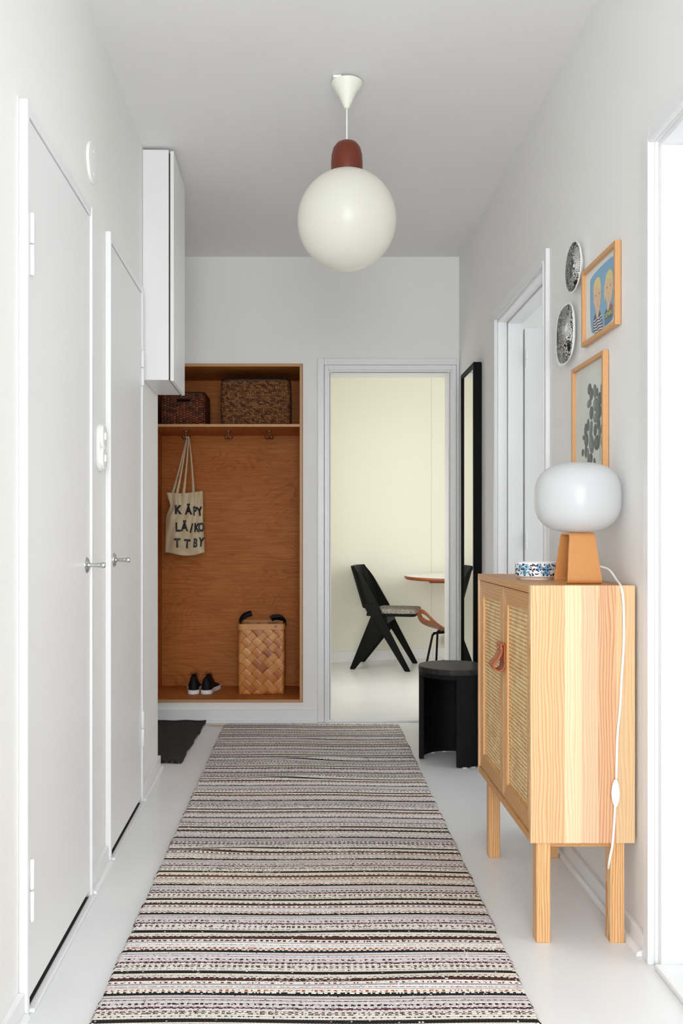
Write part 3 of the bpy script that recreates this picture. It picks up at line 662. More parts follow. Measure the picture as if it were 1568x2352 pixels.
def art(pts, mk, layer, closed_smooth=True):
    if mk not in amats: amats.append(mk)
    if closed_smooth:
        P = [Vector((a, b, 0)) for a, b in pts]; n_ = len(P); out = []
        for i in range(n_):
            p0, p1, p2, p3 = P[i-1], P[i], P[(i+1) % n_], P[(i+2) % n_]
            for k in range(5):
                q = k/5; out.append(.5*((2*p1)+(p2-p0)*q+(2*p0-5*p1+4*p2-p3)*q*q+(3*p1-p0-3*p2+p3)*q**3))
        pts = [(p.x, p.y) for p in out]
    ART.add([(.8534-.00012*layer, YF-a, ZB+b) for a, b in pts], [tuple(range(len(pts)))], amats.index(mk))
def ell(cx, cy, rx, ry, rot=0, n_=20): return [(cx+rx*cos(a)*cos(rot)-ry*sin(a)*sin(rot), cy+rx*cos(a)*sin(rot)+ry*sin(a)*cos(rot)) for a in [2*pi*i/n_ for i in range(n_)]]
YF, ZB = yf1, zb1
bl = [(.0556, .1941), (.08, .2005), (.12, .2045), (.16, .206), (.20, .206), (.2356, .205), (.262, .198), (.27, .18), (.2715, .14), (.271, .0884), (.265, .05), (.2416, .0279), (.20, .0222), (.15, .021), (.10, .0225), (.068, .03), (.058, .05), (.052, .09), (.0504, .1507), (.051, .18)]
art(bl, 'sky', 0)
art([(.0829, .1637), (.0829, .1415), (.0897, .1174), (.0964, .0979), (.1097, .0844), (.1294, .0803), (.1359, .0884), (.1456, .1129), (.1473, .145), (.1392, .1713), (.1262, .1806), (.1097, .1812), (.0931, .1763)], 'skin', 2)
art([(.1806, .1439), (.1774, .1255), (.1868, .1015), (.1961, .0883), (.2115, .083), (.2296, .0843), (.2416, .1019), (.2461, .1308), (.2431, .1567), (.2296, .1713), (.2115, .1728), (.193, .1657)], 'skin', 2)
art([(.0829, .1637), (.0820, .145), (.09, .150), (.1, .1560), (.1163, .1606), (.1294, .1502), (.1420, .1420), (.1473, .145), (.1392, .1713), (.1262, .1806), (.1097, .1825), (.0931, .1773)], 'hair', 3)
art([(.1806, .1439), (.176, .128), (.175, .1), (.181, .097), (.184, .118), (.19, .142), (.205, .153), (.222, .150), (.236, .142), (.2465, .133), (.2431, .1567), (.2296, .1713), (.2115, .1738), (.193, .1667)], 'hair', 3)
art(ell(.0885, .120, .005, .008), 'skin', 3); art(ell(.245, .118, .004, .007), 'skin', 3)
art([(.1031, .0884), (.1097, .062), (.1229, .060), (.1327, .0838)], 'skin', 3, False); art([(.1961, .0893), (.2023, .061), (.2115, .060), (.2236, .0843)], 'skin', 3, False)
for a, b in ((.1031, .1325), (.1327, .1318), (.1998, .1281), (.2266, .1282)): art(ell(a, b, .003, .0026), 'ink', 4)
for a, b, w in ((.118, .0995, .012), (.213, .0995, .009)): art([(a-w/2, b), (a, b-.0022), (a+w/2, b+.001), (a+w/2, b+.002), (a, b-.001), (a-w/2, b+.001)], 'lipred', 4, False)
for a, b in ((.1163, .109), (.2099, .1072)): art([(a-.002, b), (a+.003, b), (a+.001, b+.006)], 'lipred', 4, False)
sh1 = [(.0997, .0815), (.1097, .0635), (.1229, .0613), (.1359, .0797), (.1521, .0625), (.1616, .0438), (.1585, .0198), (.1359, .0187), (.0964, .0207), (.0799, .025), (.0779, .0538), (.0863, .0695)]
art(sh1, 'navy', 2, False)
for k in range(5):
    zc = .0245+.009*k; xs = [.08+.078*i/12 for i in range(13)]; lim = .003*k
    up_ = [(x_ if lim == 0 else .083+(x_-.08)*.95, zc+.0018+.0016*sin(x_*150+k)) for x_ in xs]; dn = [(x_, z_-.0034) for x_, z_ in up_[::-1]]
    art(up_+dn, 'shirtwhite', 3, False)
art([(.1946, .0696), (.2023, .0633), (.2115, .0619), (.2266, .0757), (.2431, .0702), (.2431, .0389), (.2386, .0286), (.2176, .0234), (.1806, .022), (.179, .0609)], 'slate', 2, False)
art([(.2266, .0757), (.2431, .0702), (.2431, .048), (.2206, .0563)], 'brick', 3, False)
art([(.1806, .040), (.205, .0395), (.222, .038), (.2425, .036), (.2386, .0276), (.2176, .0234), (.1806, .022)], 'denim', 3, False)
V, F = text_mesh('BTWN', .0175, .0006)
if 'lime' not in amats: amats.append('lime')
ART.add([(.8534-.0006, YF-(.2115+x_), ZB+.0495+y_) for x_, y_, _ in V], F, amats.index('lime'))
ART.build('drawing', [M[k] for k in amats], PR, 'world')
t = picture(2.448, .297, 1.183, .42, 'oak framed print of a dark green cactus, lower picture behind the table lamp')
MB().box(.8535, .8545, 2.459, 2.734, 1.194, 1.592).build('print_paper', M['paperg'], t, 'world')
ART = MB(); amats = []; YF, ZB = 2.745, 1.183
leaves = [(0.1456, 0.3329, 0.0176, 0.0152), (0.163, 0.3142, 0.0166, 0.0168), (0.1953, 0.3181, 0.0156, 0.0198), (0.2167, 0.3115, 0.0078, 0.0122), (0.2593, 0.3164, 0.0137, 0.0168), (0.1427, 0.2891, 0.0195, 0.0116), (0.235, 0.2886, 0.0176, 0.0183), (0.2629, 0.2796, 0.0156, 0.0168), (0.2028, 0.2767, 0.0215, 0.0183), (0.165, 0.2575, 0.0176, 0.0183), (0.2305, 0.2511, 0.0234, 0.0183), (0.2028, 0.2381, 0.0215, 0.0137), (0.1329, 0.2256, 0.0117, 0.0168), (0.111, 0.2124, 0.0146, 0.0183), (0.1601, 0.2079, 0.0146, 0.0244), (0.2259, 0.2181, 0.0146, 0.0183), (0.1981, 0.2016, 0.0146, 0.0168), (0.235, 0.1864, 0.0117, 0.0183), (0.2558, 0.1991, 0.0117, 0.0128), (0.214, 0.1628, 0.0254, 0.0198), (0.2611, 0.1592, 0.0146, 0.0168), (0.0888, 0.1916, 0.0098, 0.0067), (0.116, 0.1815, 0.0195, 0.0213), (0.165, 0.1634, 0.0215, 0.0274), (0.0827, 0.1448, 0.0117, 0.0107), (0.111, 0.1468, 0.0117, 0.0183), (0.1309, 0.1353, 0.0117, 0.0183), (0.1553, 0.1204, 0.0195, 0.0137), (.13, .095, .015, .02), (.16, .07, .018, .02), (.19, .1, .012, .018)]
for i, (a, b, rx, ry) in enumerate(leaves):
    rr = random.Random(i); rot = rr.uniform(-.35, .35); art(ell(a, b, rx*1.05, ry*1.12, rot), ['leafd', 'leafd', 'leafm'][i % 3], i % 5)
    art(ell(a-rx*.3, b+ry*.1, rx*.28, ry*.7, rot), 'leafm' if i % 3 != 2 else 'leafl', 5+i % 5)
art([(.236, .15), (.2385, .15), (.243, .105), (.240, .105)], 'leafd', 0, False)
ART.build('cactus_drawing', [M[k] for k in amats], t, 'world')

t = thing('wall_plate', 'round black and white patterned plate, upper one on the right wall', 'plate', (RX, 2.712, 1.923), 0, 'decorated plates on the right wall')
MB().lathe([(0, -.002), (.045, -.002), (.050, -.006), (.072, -.0155), (.0795, -.021), (.080, -.0225), (.078, -.0235), (.068, -.0205)], (0, 0, 0), 64, 'x').build('plate_body', M['ceramic'], t, smooth='all')
m = MB().lathe([(0, -.0162), (.05, -.0168), (.068, -.0206), (.0755, -.0234)], (-.0004, 0, 0), 64, 'x'); m.build('ink_decoration', M['ink1'], t, smooth='all')
t = thing('wall_plate', 'larger squarish black and white plate, lower one near the doorway', 'plate', (RX, 2.797, 1.729), 0, 'decorated plates on the right wall')
MB().lathe([(0, -.002), (.05, -.002), (.056, -.006), (.082, -.013), (.096, -.020), (.0995, -.025), (.098, -.0262), (.092, -.0225)], (0, 0, 0), 72, 'x', sq=2.7).build('plate_body', M['ceramic'], t, smooth='all')
m = MB().lathe([(0, -.0142), (.06, -.0148), (.08, -.0172), (.0915, -.0226)], (-.0006, 0, 0), 72, 'x', sq=2.7); m.build('ink_decoration', M['ink2'], t, smooth='all')

# ---------------------------------------------------------------- cabinet
cx0, cx1, cy0, cy1, cz0, cz1 = .5785, .852, 2.232, 2.93, .265, .939
t = thing('rattan_cabinet', 'light wooden cabinet with cane doors on four legs, against the right wall', 'cabinet', (cx0, cy0, 0))
P_ = 0.02
MB().box(cx0, cx1, cy0, cy0+P_, cz0, cz1).build('end_panel', M['staves'], t, 'world', bevel=.0008)
MB().box(cx0, cx1, cy1-P_, cy1, cz0, cz1).build('end_panel', M['staves'], t, 'world', bevel=.0008)
MB().box(cx0, cx1, cy0+P_, cy1-P_, cz1-.02, cz1).build('top_panel', M['pine_y'], t, 'world', bevel=.0006)
MB().box(cx0, cx1, cy0+P_, cy1-P_, cz0, cz0+.02).build('bottom_panel', M['pine_y'], t, 'world', bevel=.0006)
MB().box(cx1-.012, cx1-.004, cy0+P_, cy1-P_, cz0+.02, cz1-.02).build('back_panel', M['pine_y'], t, 'world')
def cab_door(y0, y1, hy, stile_near, stile_far, name):
    z0_, z1_ = cz0+.022, cz1-.0225; fr = .048; xf = cx0+.004; d = MB()
    # mitred frame, one mesh: 0 upright grain, 1 lengthways grain
    a = (y0, z0_), (y1, z0_), (y1, z1_), (y0, z1_); b = (y0+stile_near, z0_+fr), (y1-stile_far, z0_+fr), (y1-stile_far, z1_-fr), (y0+stile_near, z1_-fr)
    for i in range(4):
        j = (i+1) % 4; q = [a[i], a[j], b[j], b[i]]; d.prism(q, xf, xf+.018, 'x', 1 if i in (0, 2) else 0)
    o = d.build('cabinet_door', [M['pine_v'], M['pine_y']], t, 'world', bevel=.0006, seg=1)
    off = Vector(t.location); m = MB(); m.box(xf+.008, xf+.0095, y0+stile_near, y1-stile_far, z0_+fr, z1_-fr); m.v = [tuple(Vector(v)-off) for v in m.v]; m.build('cane_panel', M['cane'], o)
    # leather loop pull
    m = MB(); w = .027; prof = [(0, .0), (0, .035), (-.001, .062), (-.006, .07), (-.0095, .066), (-.008, .05), (-.0095, .035), (-.02, .012), (-.033, -.006), (-.027, -.022), (-.012, -.027), (-.001, -.015), (0, 0)]
    S = smoothpath([(p[0], 0, p[1]) for p in prof], 6); vs = []
    zc = .69
    for p in S: vs += [(xf-.0025+p.x, hy-w/2, zc+p.z*.82), (xf-.0025+p.x, hy+w/2, zc+p.z*.82)]
    m.add(vs, [(2*i, 2*i+1, 2*i+3, 2*i+2) for i in range(len(S)-1)]); m.v = [tuple(Vector(v)-off) for v in m.v]; m.build('leather_pull', M['leather'], o, solid=.004, smooth='all')
    m = MB().lathe([(0, -.0145), (.0025, -.0142), (.0035, -.0125), (.002, -.0108), (.002, 0)], (xf, hy, zc+.043), 16, 'x'); m.v = [tuple(Vector(v)-off) for v in m.v]; m.build('brass_stud', M['brass'], o, smooth=True)
mid = 2.563
cab_door(cy0+P_+.002, mid-.001, mid-.019, .03, .045, 'near'); cab_door(mid+.001, cy1-P_-.002, mid+.015, .045, .045, 'far')
for lx in (.596, .790):
    for ly in (2.24, 2.832):
        MB().box(lx, lx+.037, ly, ly+.037, 0, cz0).build('leg', M['pine_v'], t, 'world', bevel=.0015)
for ly in (2.246, 2.84): MB().box(.633, .79, ly, ly+.02, cz0-.014, cz0).build('cross_rail', M['pine_y'], t, 'world', bevel=.001)

# ---------------------------------------------------------------- table lamp
t = thing('table_lamp', 'white glass table lamp with oak base on the cabinet', 'lamp', (.741, 2.36, .939))
hb, ht = .0475, .0335; db, dt_ = .067, .042; H = .139
prof = []      # closed trapezoid loop in y,z with rounded lower corners
rc = .018
def fil(p0, p1, p2, r, n_=6):
    p0, p1, p2 = Vector(p0), Vector(p1), Vector(p2); a = (p0-p1).normalized(); b = (p2-p1).normalized(); A_ = p1+a*r; B_ = p1+b*r
    return [tuple((1-q)**2*A_+2*q*(1-q)*p1+q*q*B_) for q in [i/n_ for i in range(n_+1)]]
TZ = [(-db, 0), (db, 0), (dt_, H), (-dt_, H)]
for i in range(4): prof += fil(TZ[i-1], TZ[i], TZ[(i+1) % 4], rc if i < 2 else .012)
def hw(z): return hb+(ht-hb)*z/H
def inset(P, d_):
    out = []; n_ = len(P)
    for i in range(n_):
        a = Vector(P[i-1]); b = Vector(P[i]); c = Vector(P[(i+1) % n_]); tdir = (c-a).normalized(); out.append((b.x-tdir.y*d_*1, b.y+tdir.x*d_))
    return out
inn = inset(prof, .0055); n_ = len(prof); vs = []
for ring in (prof, inn):
    for sg in (-1, 1): vs += [(sg*hw(max(0, z_)), y_, z_) for y_, z_ in ring]
fs = []
for i in range(n_):
    j = (i+1) % n_
    fs += [(i, j, n_+j, n_+i), (2*n_+i, 3*n_+i, 3*n_+j, 2*n_+j), (i, 2*n_+i, 2*n_+j, j), (n_+i, n_+j, 3*n_+j, 3*n_+i)]
MB().add(vs, fs).build('lamp_base', M['oak_x'], t, smooth=True)
prof = []; Rl, Hl = .1155, .194; e1 = 2.7
for i in range(33):
    a = -pi/2+pi*i/32; ca, sa = cos(a), sin(a); q = (abs(ca)**e1+abs(sa)**e1)**(-1/e1); prof.append((max(0, Rl*q*ca), Hl/2*q*sa+Hl/2+H))
MB().lathe([p for p in prof if p[0] > .0005], seg=72).build('glass_shade', M['opal2'], t, smooth='all')
m = MB(); m.lathe([(0, .125), (.018, .125), (.018, .150), (0, .150)], seg=24); m.build('lamp_holder', M['plastic'], t, smooth=True)
# cord with its switch
cy = 2.226
def cpt(px, py, y): return ((px-710)*y/1960-.741, y-2.36, 1.07-(py-1230)*y/1960-.939)
cp = [(.03, .045, .03), (.052, .03, .045), cpt(1395, 1307, 2.35), cpt(1414, 1330, 2.3)] + [cpt(a, b, cy) for a, b in ((1427, 1352), (1432, 1400), (1432, 1480), (1427, 1560), (1424, 1620), (1417, 1700), (1415, 1790))]
MB().tube(smoothpath(cp, 8), .0033, 10).build('power_cord', M['plastic'], t, smooth='all')
cp = [cpt(a, b, cy) for a, b in ((1412, 1850), (1410, 1890), (1406, 1940))]+[cpt(1400, 1972, 2.228), cpt(1397, 1992, 2.25), cpt(1399, 2004, 2.30)]
MB().tube(smoothpath(cp, 8), .0033, 10).build('power_cord', M['plastic'], t, smooth='all')
c0 = Vector(cpt(1413.5, 1822, cy-.003)); m = MB(); m.lathe([(0, -.036), (.004, -.035), (.0095, -.02), (.012, 0), (.0095, .02), (.004, .035), (0, .036)], tuple(c0), 24)
m.v = [(v[0], c0.y+(v[1]-c0.y)*.55, v[2]) for v in m.v]; sw = m.build('cord_switch', M['plastic'], t, smooth=True)
MB().box(c0.x-.004, c0.x+.004, c0.y-.0085, c0.y-.005, c0.z-.006, c0.z+.006).build('switch_button', M['plastic'], sw, bevel=.001)

# ---------------------------------------------------------------- flower bowl
t = thing('flower_bowl', 'low white ceramic bowl with blue flowers on the cabinet', 'bowl', (.684, 2.578, .939)); Rb = .0605
MB().lathe([(.0, .002), (.046, .002), (.046, 0), (.049, 0), (.050, .004), (.057, .006), (Rb, .010), (Rb, .050), (Rb-.001, .0515), (Rb-.003, .0515), (Rb-.004, .050), (Rb-.004, .012), (Rb-.012, .008), (0, .008)], seg=72).build('bowl_body', M['ceramic'], t, smooth=True)
m = MB(); fm = ['navy', 'blue', 'lightblue', 'deepblue']
def onb(pts, k, lay): m.add([((Rb+.00015*lay)*cos(p[0]/Rb), (Rb+.00015*lay)*sin(p[0]/Rb), p[1]) for p in pts], [tuple(range(len(pts)))], k)
def flower(u, z, r, k):
    onb([(u+r*(1+.22*cos(6*a))*cos(a), z+r*(1+.22*cos(6*a))*sin(a)) for a in [2*pi*i/36 for i in range(36)]], k, 2); onb(ell(u, z, r*.3, r*.33, 0, 12), 3, 3)
rr = random.Random(5); circ = 2*pi*Rb; per = circ/6
for q in range(6):
    U = q*per-circ*.61
    flower(U+.006, .0375, .0072, 1); flower(U+.0235, .0215, .0075, 1); flower(U+.030, .038, .0082, 2) if q % 2 else flower(U+.030, .038, .0078, 1)
    flower(U+.012, .021, .0042, 2); flower(U+.036, .022, .0048, 2)
    for k in range(46):
        u = U+rr.uniform(0, per); z = rr.choice((.0135, .017, .03, .031, .0445, .042, .026)); onb(ell(u, z, .0038, .0021, rr.uniform(0, 3), 10), 0, 1)
    for (u, z, r0) in ((.018, .031, .006), (.04, .032, .007)):
        arc = [(U+u+r0*cos(a), z+r0*sin(a)) for a in [pi*(.1+i/10) for i in range(11)]]; arc2 = [(U+u+(r0-.002)*cos(a), z+(r0-.002)*sin(a)) for a in [pi*(.1+i/10) for i in range(11)]][::-1]
        for i in range(10): onb([arc[i], arc[i+1], arc2[9-i], arc2[10-i]], 0, 1)
m.build('flower_decoration', [M[k] for k in fm], t)

# ---------------------------------------------------------------- black round stool
t = thing('round_stool', 'black round wooden stool with curved open base beside the mirror', 'stool', (.688, 4.082, 0)); Rs = .165
M['blackwood'] = woodmat('black_ash', (6, 6, 7), (22, 22, 24), (1, 1, .08), ws=40, dist=6, rough=.55, bump=.4); M['blackwood'].node_tree.nodes['Principled BSDF'].inputs['Specular IOR Level'].default_value = .15
M['blacktop'] = woodmat('black_ash_top', (16, 15, 15), (44, 41, 38), (.12, 1, 1), ws=16, dist=5, bands='Y', rough=.5, bump=.2); M['blacktop'].node_tree.nodes['Principled BSDF'].inputs['Specular IOR Level'].default_value = .3
MB().lathe([(0, .424), (Rs-.002, .424), (Rs, .426), (Rs, .447), (Rs-.002, .45), (0, .45)], seg=96).build('seat', M['blacktop'], t, smooth=True)
def arcshell(a0, a1, ro, ri, z0_, z1_, n_=40):
    m = MB(); vs = []
    for i in range(n_+1):
        a = radians(a0+(a1-a0)*i/n_)
        for r_, z_ in ((ro, z0_), (ro, z1_), (ri, z1_), (ri, z0_)): vs.append((r_*cos(a), r_*sin(a), z_))
    fs = [(i*4+k, i*4+(k+1) % 4, (i+1)*4+(k+1) % 4, (i+1)*4+k) for i in range(n_) for k in range(4)]+[(0, 1, 2, 3), (n_*4, n_*4+3, n_*4+2, n_*4+1)]
    return m.add(vs, fs)
arcshell(266, 360+183, Rs-.002, Rs-.024, .004, .4238, 80).build('curved_base', M['blackwood'], t, bevel=.0015, smooth=True)
arcshell(183, 266, Rs-.004, Rs-.024, .405, .4238, 24).build('apron', M['blackwood'], t, smooth=True)
for a in (276, 292, 20, 60, 95, 120, 150): arcshell(a, a+7, Rs-.004, Rs-.022, 0, .0042, 4).build('felt_pad', M['plastic'], t)

# ---------------------------------------------------------------- dining room furniture
t = thing('dining_chair', 'black wooden chair with grey tweed seat and crossed legs in dining room', 'chair', (.62, 6.975, 0), -radians(14.5)); HV = .225
# backrest: U shaped shell lofted between a rear line and sloping wing edges
def rear(z): q = (z-.5)/.32; return -.130-.096*q
def wing(z): q = min(1, (z-.49)/.332); w = .126-.092*q; return rear(z)+w*(1 if q < .62 else math.sqrt(max(.004, 1-((q-.62)/.38)**2)))
vs = []; NZ, NA = 24, 40
for k in range(NZ+1):
    z = .492+.330*k/NZ
    for i in range(NA+1):
        p = -1+2*i/NA; v = HV*1.0*(1 if abs(p) > .72 else abs(p)/.72)*(1 if p > 0 else -1)
        ur = rear(z)-.0; uw = max(wing(z), ur+.012)
        if abs(p) > .72:
            q = (abs(p)-.72)/.28; u = ur+.03+(uw-ur-.03)*q if uw-ur > .03 else ur+(uw-ur)*q
        else:
            q = abs(p)/.72; u = ur-.035*(1-q**2.2)+.03*(q**10)*(1 if uw-ur > .03 else max(0, (uw-ur)/.03))
            v = HV*math.copysign(1-(1-q)**1.18, p)
        zz = z+(.004*(1-(abs(p))**2) if k == NZ else 0)-(.03*(1-abs(p)) if k == 0 else 0)*-1*0
        vs.append((u, v, zz))
fs = [(k*(NA+1)+i, k*(NA+1)+i+1, (k+1)*(NA+1)+i+1, (k+1)*(NA+1)+i) for k in range(NZ) for i in range(NA)]
MB().add(vs, fs).build('backrest', M['blackpaint'], t, solid=.014, smooth='all')
for sg in (-1, 1):
    y0, y1 = sorted((sg*(HV-.009), sg*(HV+.009)))
    MB().prism([(-.137, .52), (-.128, .528), (-.03, .532), (-.004, .494), (.051, .36), (.236, .008), (.232, 0), (.198, 0), (.19, .006), (.013, .29), (-.064, .42), (-.098, .44)], y0, y1, 'y').build('front_leg', M['blackpaint'], t, bevel=.004, smooth=True)
    y0, y1 = sorted((sg*(HV-.006), sg*(HV-.024)))
    MB().prism([(-.075, .44), (.03, .40), (.02, .29), (-.205, .006), (-.211, 0), (-.246, 0), (-.249, .008)], y0, y1, 'y').build('rear_leg', M['blackpaint'], t, bevel=.004, smooth=True)
m = MB(); P = rrect(.34, .40, .05); P = [(x_+.105, y_) for x_, y_ in P]; m.prism(P, .447, .484, 'z'); m.build('seat_cushion', M['tweed'], t, bevel=.012, smooth=True, seg=4)
m = MB(); P = rrect(.335, .405, .05); P = [(x_+.104, y_) for x_, y_ in P]; m.prism(P, .428, .447, 'z'); m.build('seat_frame', M['blackpaint'], t, bevel=.004, smooth=True)
MB().box(-.118, -.05, -.2, .2, .428, .452).build('rear_rail', M['blackpaint'], t, bevel=.004)
MB().box(.02, .05, -.205, .205, .37, .43).build('cross_rail', M['blackpaint'], t, bevel=.004)

t = thing('dining_table', 'round white dining table with brown wooden edge, cut off by doorway', 'table', (1.24, 6.98, 0)); Rt = .46
MB().lathe([(0, .738), (Rt-.004, .738), (Rt-.003, .741), (0, .741)], seg=96).build('white_tabletop', M['plastic'], t, smooth=True)
MB().lathe([(0, .711), (Rt-.016, .711), (Rt-.002, .722), (Rt, .732), (Rt-.001, .738), (0, .738)], seg=96).build('wooden_edge', M['tedge'], t, smooth=True)
MB().box(-.26, .26, -.04, .04, .682, .711).box(-.04, .04, -.26, .26, .682, .711).build('underframe', M['tedge'], t, bevel=.003)
MB().lathe([(0, .02), (.03, .02), (.026, .3), (.03, .682), (0, .682)], (0.05, 0, 0), 32).build('pedestal', M['blackpaint'], t, smooth=True)
for a in (45, 135, 225, 315):
    a = radians(a); MB().tube([(.05, 0, .06), (.05+.12*cos(a), .12*sin(a), .04), (.05+.26*cos(a), .26*sin(a), .012)], [.02, .016, .011], 12).build('foot', M['blackpaint'], t, smooth=True)

t = thing('bentwood_stool', 'low stool with curved teak seat and black tube legs behind the round stool', 'stool', (1.105, 6.5, 0), radians(20)); NXs, NYs = 60, 36
def sz(x, y): q = abs(x)/.30; return .352+.165*q**2.6-.012*(1-(y/.17)**2)*(1-q)-.03*(y/.17)**2*q**3
vs = []; fs = []
for j in range(NYs+1):
    for i in range(NXs+1):
        a = -1+2*i/NXs; b = -1+2*j/NYs; hwid = .17*(1-.55*abs(a)**5)
        x = .30*a*(1-.06*abs(a)*b*b); y = hwid*b; vs.append((x*(1-.05*abs(a)**6), y, sz(x, y)))
def hm(v): return math.sqrt(((abs(v[0])-.243)/.026)**2+(v[1]/.062)**2)
for q, v in enumerate(vs):
    h_ = hm(v)
    if .62 < h_ < 1.3: vs[q] = ((abs(v[0])-.243)/h_*math.copysign(1, v[0])+math.copysign(.243, v[0]), v[1]/h_, 0); vs[q] = (vs[q][0], vs[q][1], sz(vs[q][0]/.97, vs[q][1]))
for j in range(NYs):
    for i in range(NXs):
        a = j*(NXs+1)+i
        if all(hm(vs[q]) < 1.001 for q in (a, a+1, a+NXs+2, a+NXs+1)): continue
        fs.append((a, a+1, a+NXs+2, a+NXs+1))
MB().add(vs, fs).build('seat', M['bentwood'], t, solid=.011, smooth='all')
LG = [((a*cos(radians(20))+b*sin(radians(20)), -a*sin(radians(20))+b*cos(radians(20))), (c*cos(radians(20))+d_*sin(radians(20)), -c*sin(radians(20))+d_*cos(radians(20)))) for (a, b), (c, d_) in [((-.17, -.08), (-.245, -.1)), ((-.10, .13), (-.12, .16)), ((.17, .08), (.22, .12)), ((.1, -.11), (.13, -.15))]]
m = MB()
for (a, b), (c, d_) in LG:
    MB().tube(smoothpath([(a*.55, b*.55, .335), (a*.9, b*.9, .334), (a*1.04, b*1.04, .322), (a*1.08, b*1.08, .30), (c*.97, d_*.97, .05), (c, d_, 0)], 5), .0085, 12).build('leg', M['blackpaint'], t, smooth='all')
MB().tube([(LG[0][0][0], LG[0][0][1], .336), (LG[2][0][0], LG[2][0][1], .336)], .008).tube([(LG[1][0][0], LG[1][0][1], .336), (LG[3][0][0], LG[3][0][1], .336)], .008).build('under_seat_bar', M['blackpaint'], t, smooth=True)
t = thing('wall_socket', 'white double socket low on the cream dining room wall', 'socket', (1.228, 7.481, .165), radians(14.5))
MB().lathe([(0, 0), (.05, 0), (.05, -.008), (.046, -.012), (0, -.012)], (0, 0, 0), 40, 'y').build('socket_plate', M['plastic'], t, smooth=True)
for z in (.02, -.02):
    for x_ in (-.016, .016): MB().lathe([(0, -.012), (.004, -.012), (.004, -.0135), (0, -.0135)], (x_, 0, z), 10, 'y').build('socket_hole', M['ink'], t)

# ---------------------------------------------------------------- rug
random.seed(21)
KB, BRN, WH, LAV, CR, WINE, RUST, GG, GRY = [lin(c) for c in ((14, 11, 13), (74, 34, 16), (246, 240, 238), (222, 211, 215), (238, 229, 213), (92, 42, 50), (176, 92, 48), (92, 78, 62), (168, 158, 156))]
PAT = [(KB, 0)]*4+[(CR, 0), (WH, 0), (CR, 0), (BRN, CR), (WH, 0), (KB, WH)]+[(BRN, 0)]*4+[(WH, 0), (BRN, WH), (BRN, WH)]+[(WH, 0), (GRY, 0), (WH, 0), (WH, 0), (WH, GRY), (WH, 0), (LAV, 0), (WH, 0), (RUST, WH), (RUST, CR), (CR, 0), (KB, WH)]+[(KB, 0)]*3+[(LAV, 0), (WH, 0), (GRY, 0), (LAV, 0), (WH, 0), (KB, GRY), (LAV, 0), (WH, 0), (LAV, 0), (KB, LAV), (KB, LAV), (WH, 0), (GRY, LAV), (WINE, LAV), (WINE, 0), (WINE, WH), (WH, 0), (LAV, 0), (GG, WH), (GG, CR), (GG, WH), (CR, 0), (WH, 0), (KB, CR), (CR, 0), (WH, 0)]
NPAT = len(PAT)
rowh = .00354; X0, X1 = -.475, .5; NB = 264; y_far = 4.785; y_near = 1.25; NR = int((y_far-y_near)/rowh)
def rz(x, y):
    z = .0085+.0012*sin(9*x+2*y)
    for yc, xc, a in ((4.02, -.05, .010), (3.72, -.1, .009), (4.45, .1, .004), (2.25, 0, .004), (2.02, .25, .004), (2.86, -.3, .006)): z += a*math.exp(-((y-yc-.03*sin(5*(x-xc)))/.03)**2)*math.exp(-((x-xc)/.28)**2)
    return z
vs = []; cols = []; fs = []; uvs = []; y = y_far
ys = [y_far]
for r_ in range(NR): ys.append(y_far-rowh*(r_+1)+random.uniform(-.0006, .0006)+.004*sin(r_*.021)+.003*sin(r_*.057))
wob = [random.uniform(0, 6) for _ in range(NR+1)]
for r_ in range(NR+1):
    yy = ys[r_]; edge = .0025*sin(yy*23)+.0012*sin(yy*61)
    for i in range(NB+1):
        x = X0+(X1-X0)*i/NB; fx = i/NB
        if i == 0: x += edge+random.uniform(-.003, .003)
        if i == NB: x += -edge+random.uniform(-.003, .003)
        yv = yy+.006*sin(3.1*x+.8*yy)+.003*sin(7*x+yy*2.3)+(.0005 if i % 2 else -.0005)
        yv += -.010*math.exp(-((yy-2.86)/.05)**2)*math.exp(-((x+.43)/.12)**2)*(1 if yy > 2.86 else -1)
        vs.append((x-.0125, yv-2.9, rz(x, yv)*(0.35 if r_ in (0, NR) or i in (0, NB) else 1)))
for r_ in range(NR):
    (c1, c2) = PAT[(r_-13) % NPAT]; rr = random.Random(((r_-13)//NPAT)*101+(PAT.index((c1, c2)))); r2 = random.Random(r_*7)
    if c1 is KB and rr.random() < .2: c1 = lin((44, 42, 58))
    if c1 is BRN and rr.random() < .4: c1 = lin((112, 60, 36))
    if c1 is WH and rr.random() < .12: c1 = CR
    if c1 is LAV and rr.random() < .2: c1 = GRY
    dash = rr.random(); ph = rr.randint(0, 3); dens = rr.uniform(.45, .65); run = 0; on = True; tone = rr.uniform(.9, 1.06)
    brk0 = rr.uniform(.0, 1) if rr.random() < .5 and (c1 in (KB, WINE, BRN)) else 2
    rr = r2; tone *= rr.uniform(.93, 1.04)
    for i in range(NB):
        a = r_*(NB+1)+i; fs.append((a, a+1, a+NB+2, a+NB+1)); u0 = i/2; v0 = r_/2; uvs.append(((u0, v0), (u0+.5, v0), (u0+.5, v0+.5), (u0, v0+.5)))
        if c2:
            on = ((i//2+ph) % 2 == 0); 
            if rr.random() < .12: on = not on
            c = c1 if on else c2
            if dash > .5 and rr.random() < .3: c = c2
        else: c = c1
        if brk0 < i/NB < brk0+.25 and rr.random() < .35: c = GRY
        if rr.random() < .012: c = rr.choice((WH, WH, BRN, GRY))
        q = tone*rr.uniform(.88, 1.08); cols.append((min(1, c[0]*q), min(1, c[1]*q), min(1, c[2]*q), 1))
t = thing('rug', 'long rag rug striped in white, black, brown and lilac on the hall floor', 'rug', (.0125, 2.9, 0))
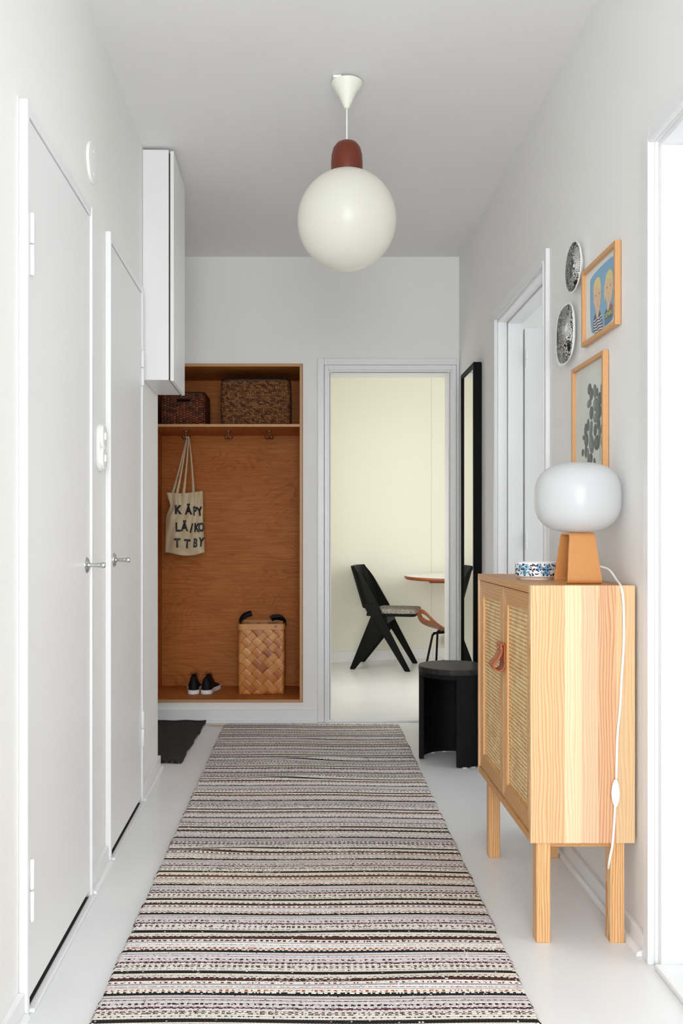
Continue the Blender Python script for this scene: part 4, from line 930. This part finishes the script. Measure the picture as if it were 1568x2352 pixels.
me = bpy.data.meshes.new('woven_runner'); me.from_pydata(vs, [], fs); me.materials.append(M['rug'])
ca = me.color_attributes.new('weave', 'FLOAT_COLOR', 'CORNER'); buf = []
for c in cols: buf += list(c)*4
ca.data.foreach_set('color', buf)
ul = me.uv_layers.new(name='UVMap'); b2 = []
for u in uvs:
    for p in u: b2 += [p[0], p[1]]
ul.data.foreach_set('uv', b2); me.polygons.foreach_set('use_smooth', [True]*len(me.polygons)); me.update()
o = bpy.data.objects.new('woven_runner', me); COL.objects.link(o); o.parent = t
md = o.modifiers.new('Solidify', 'SOLIDIFY'); md.thickness = .004; md.offset = -1
M['fringe'] = plain('cotton_fringe', (196, 176, 138), .9)
m = MB()
for i in range(150):
    x = X0+.008+(X1-X0-.016)*i/149; L_ = random.uniform(.02, .05); dx = random.uniform(-.012, .012)
    m.tube([(x-.0125, y_far-2.9-.004, .006), (x-.0125+dx*.4, y_far-2.9+L_*.5, .007), (x-.0125+dx, y_far-2.9+L_, .004)], .0017, 5)
for i in range(5):
    m.tube(smoothpath([(X0-.0125+.02, y_far-2.9, .005), (X0-.04, y_far-2.9+.01*i-.02, .004), (X0-.08-.01*i, y_far-2.9+.006*i, .003)], 5), .001, 5)
fr = m.build('fringe', M['fringe'], t, smooth=True); fr['kind'] = 'stuff'

# black mat
t = thing('door_mat', 'black woven mat on the floor at the left, below the coat niche', 'mat', (-.9, 4.44, 0))
NXm, NYm = 40, 60; vs = []; fs = []
for j in range(NYm+1):
    for i in range(NXm+1):
        u = i/NXm; w = j/NYm; xr = -.605+.010*w+.003*sin(20*w)+.0012*sin(47*w); x = -1.25+(xr+1.25)*u; y = 4.0+.02*(1-u)+.005*sin(9*u)+.862*w
        vs.append((x+.9, y-4.44, .007+.0015*sin(30*u+8*w)+(.006*(w > .97))))
for j in range(NYm):
    for i in range(NXm): a = j*(NXm+1)+i; fs.append((a, a+1, a+NXm+2, a+NXm+1))
MB().add(vs, fs).build('mat_weave', M['mat'], t, solid=.008, smooth='all')
m = MB(); P = [vs[j*(NXm+1)+NXm] for j in range(NYm+1)]; m.tube(P, .006, 8); m.tube([vs[i] for i in range(NXm+1)], .006, 8); m.build('bound_edge', M['mat'], t, smooth=True)
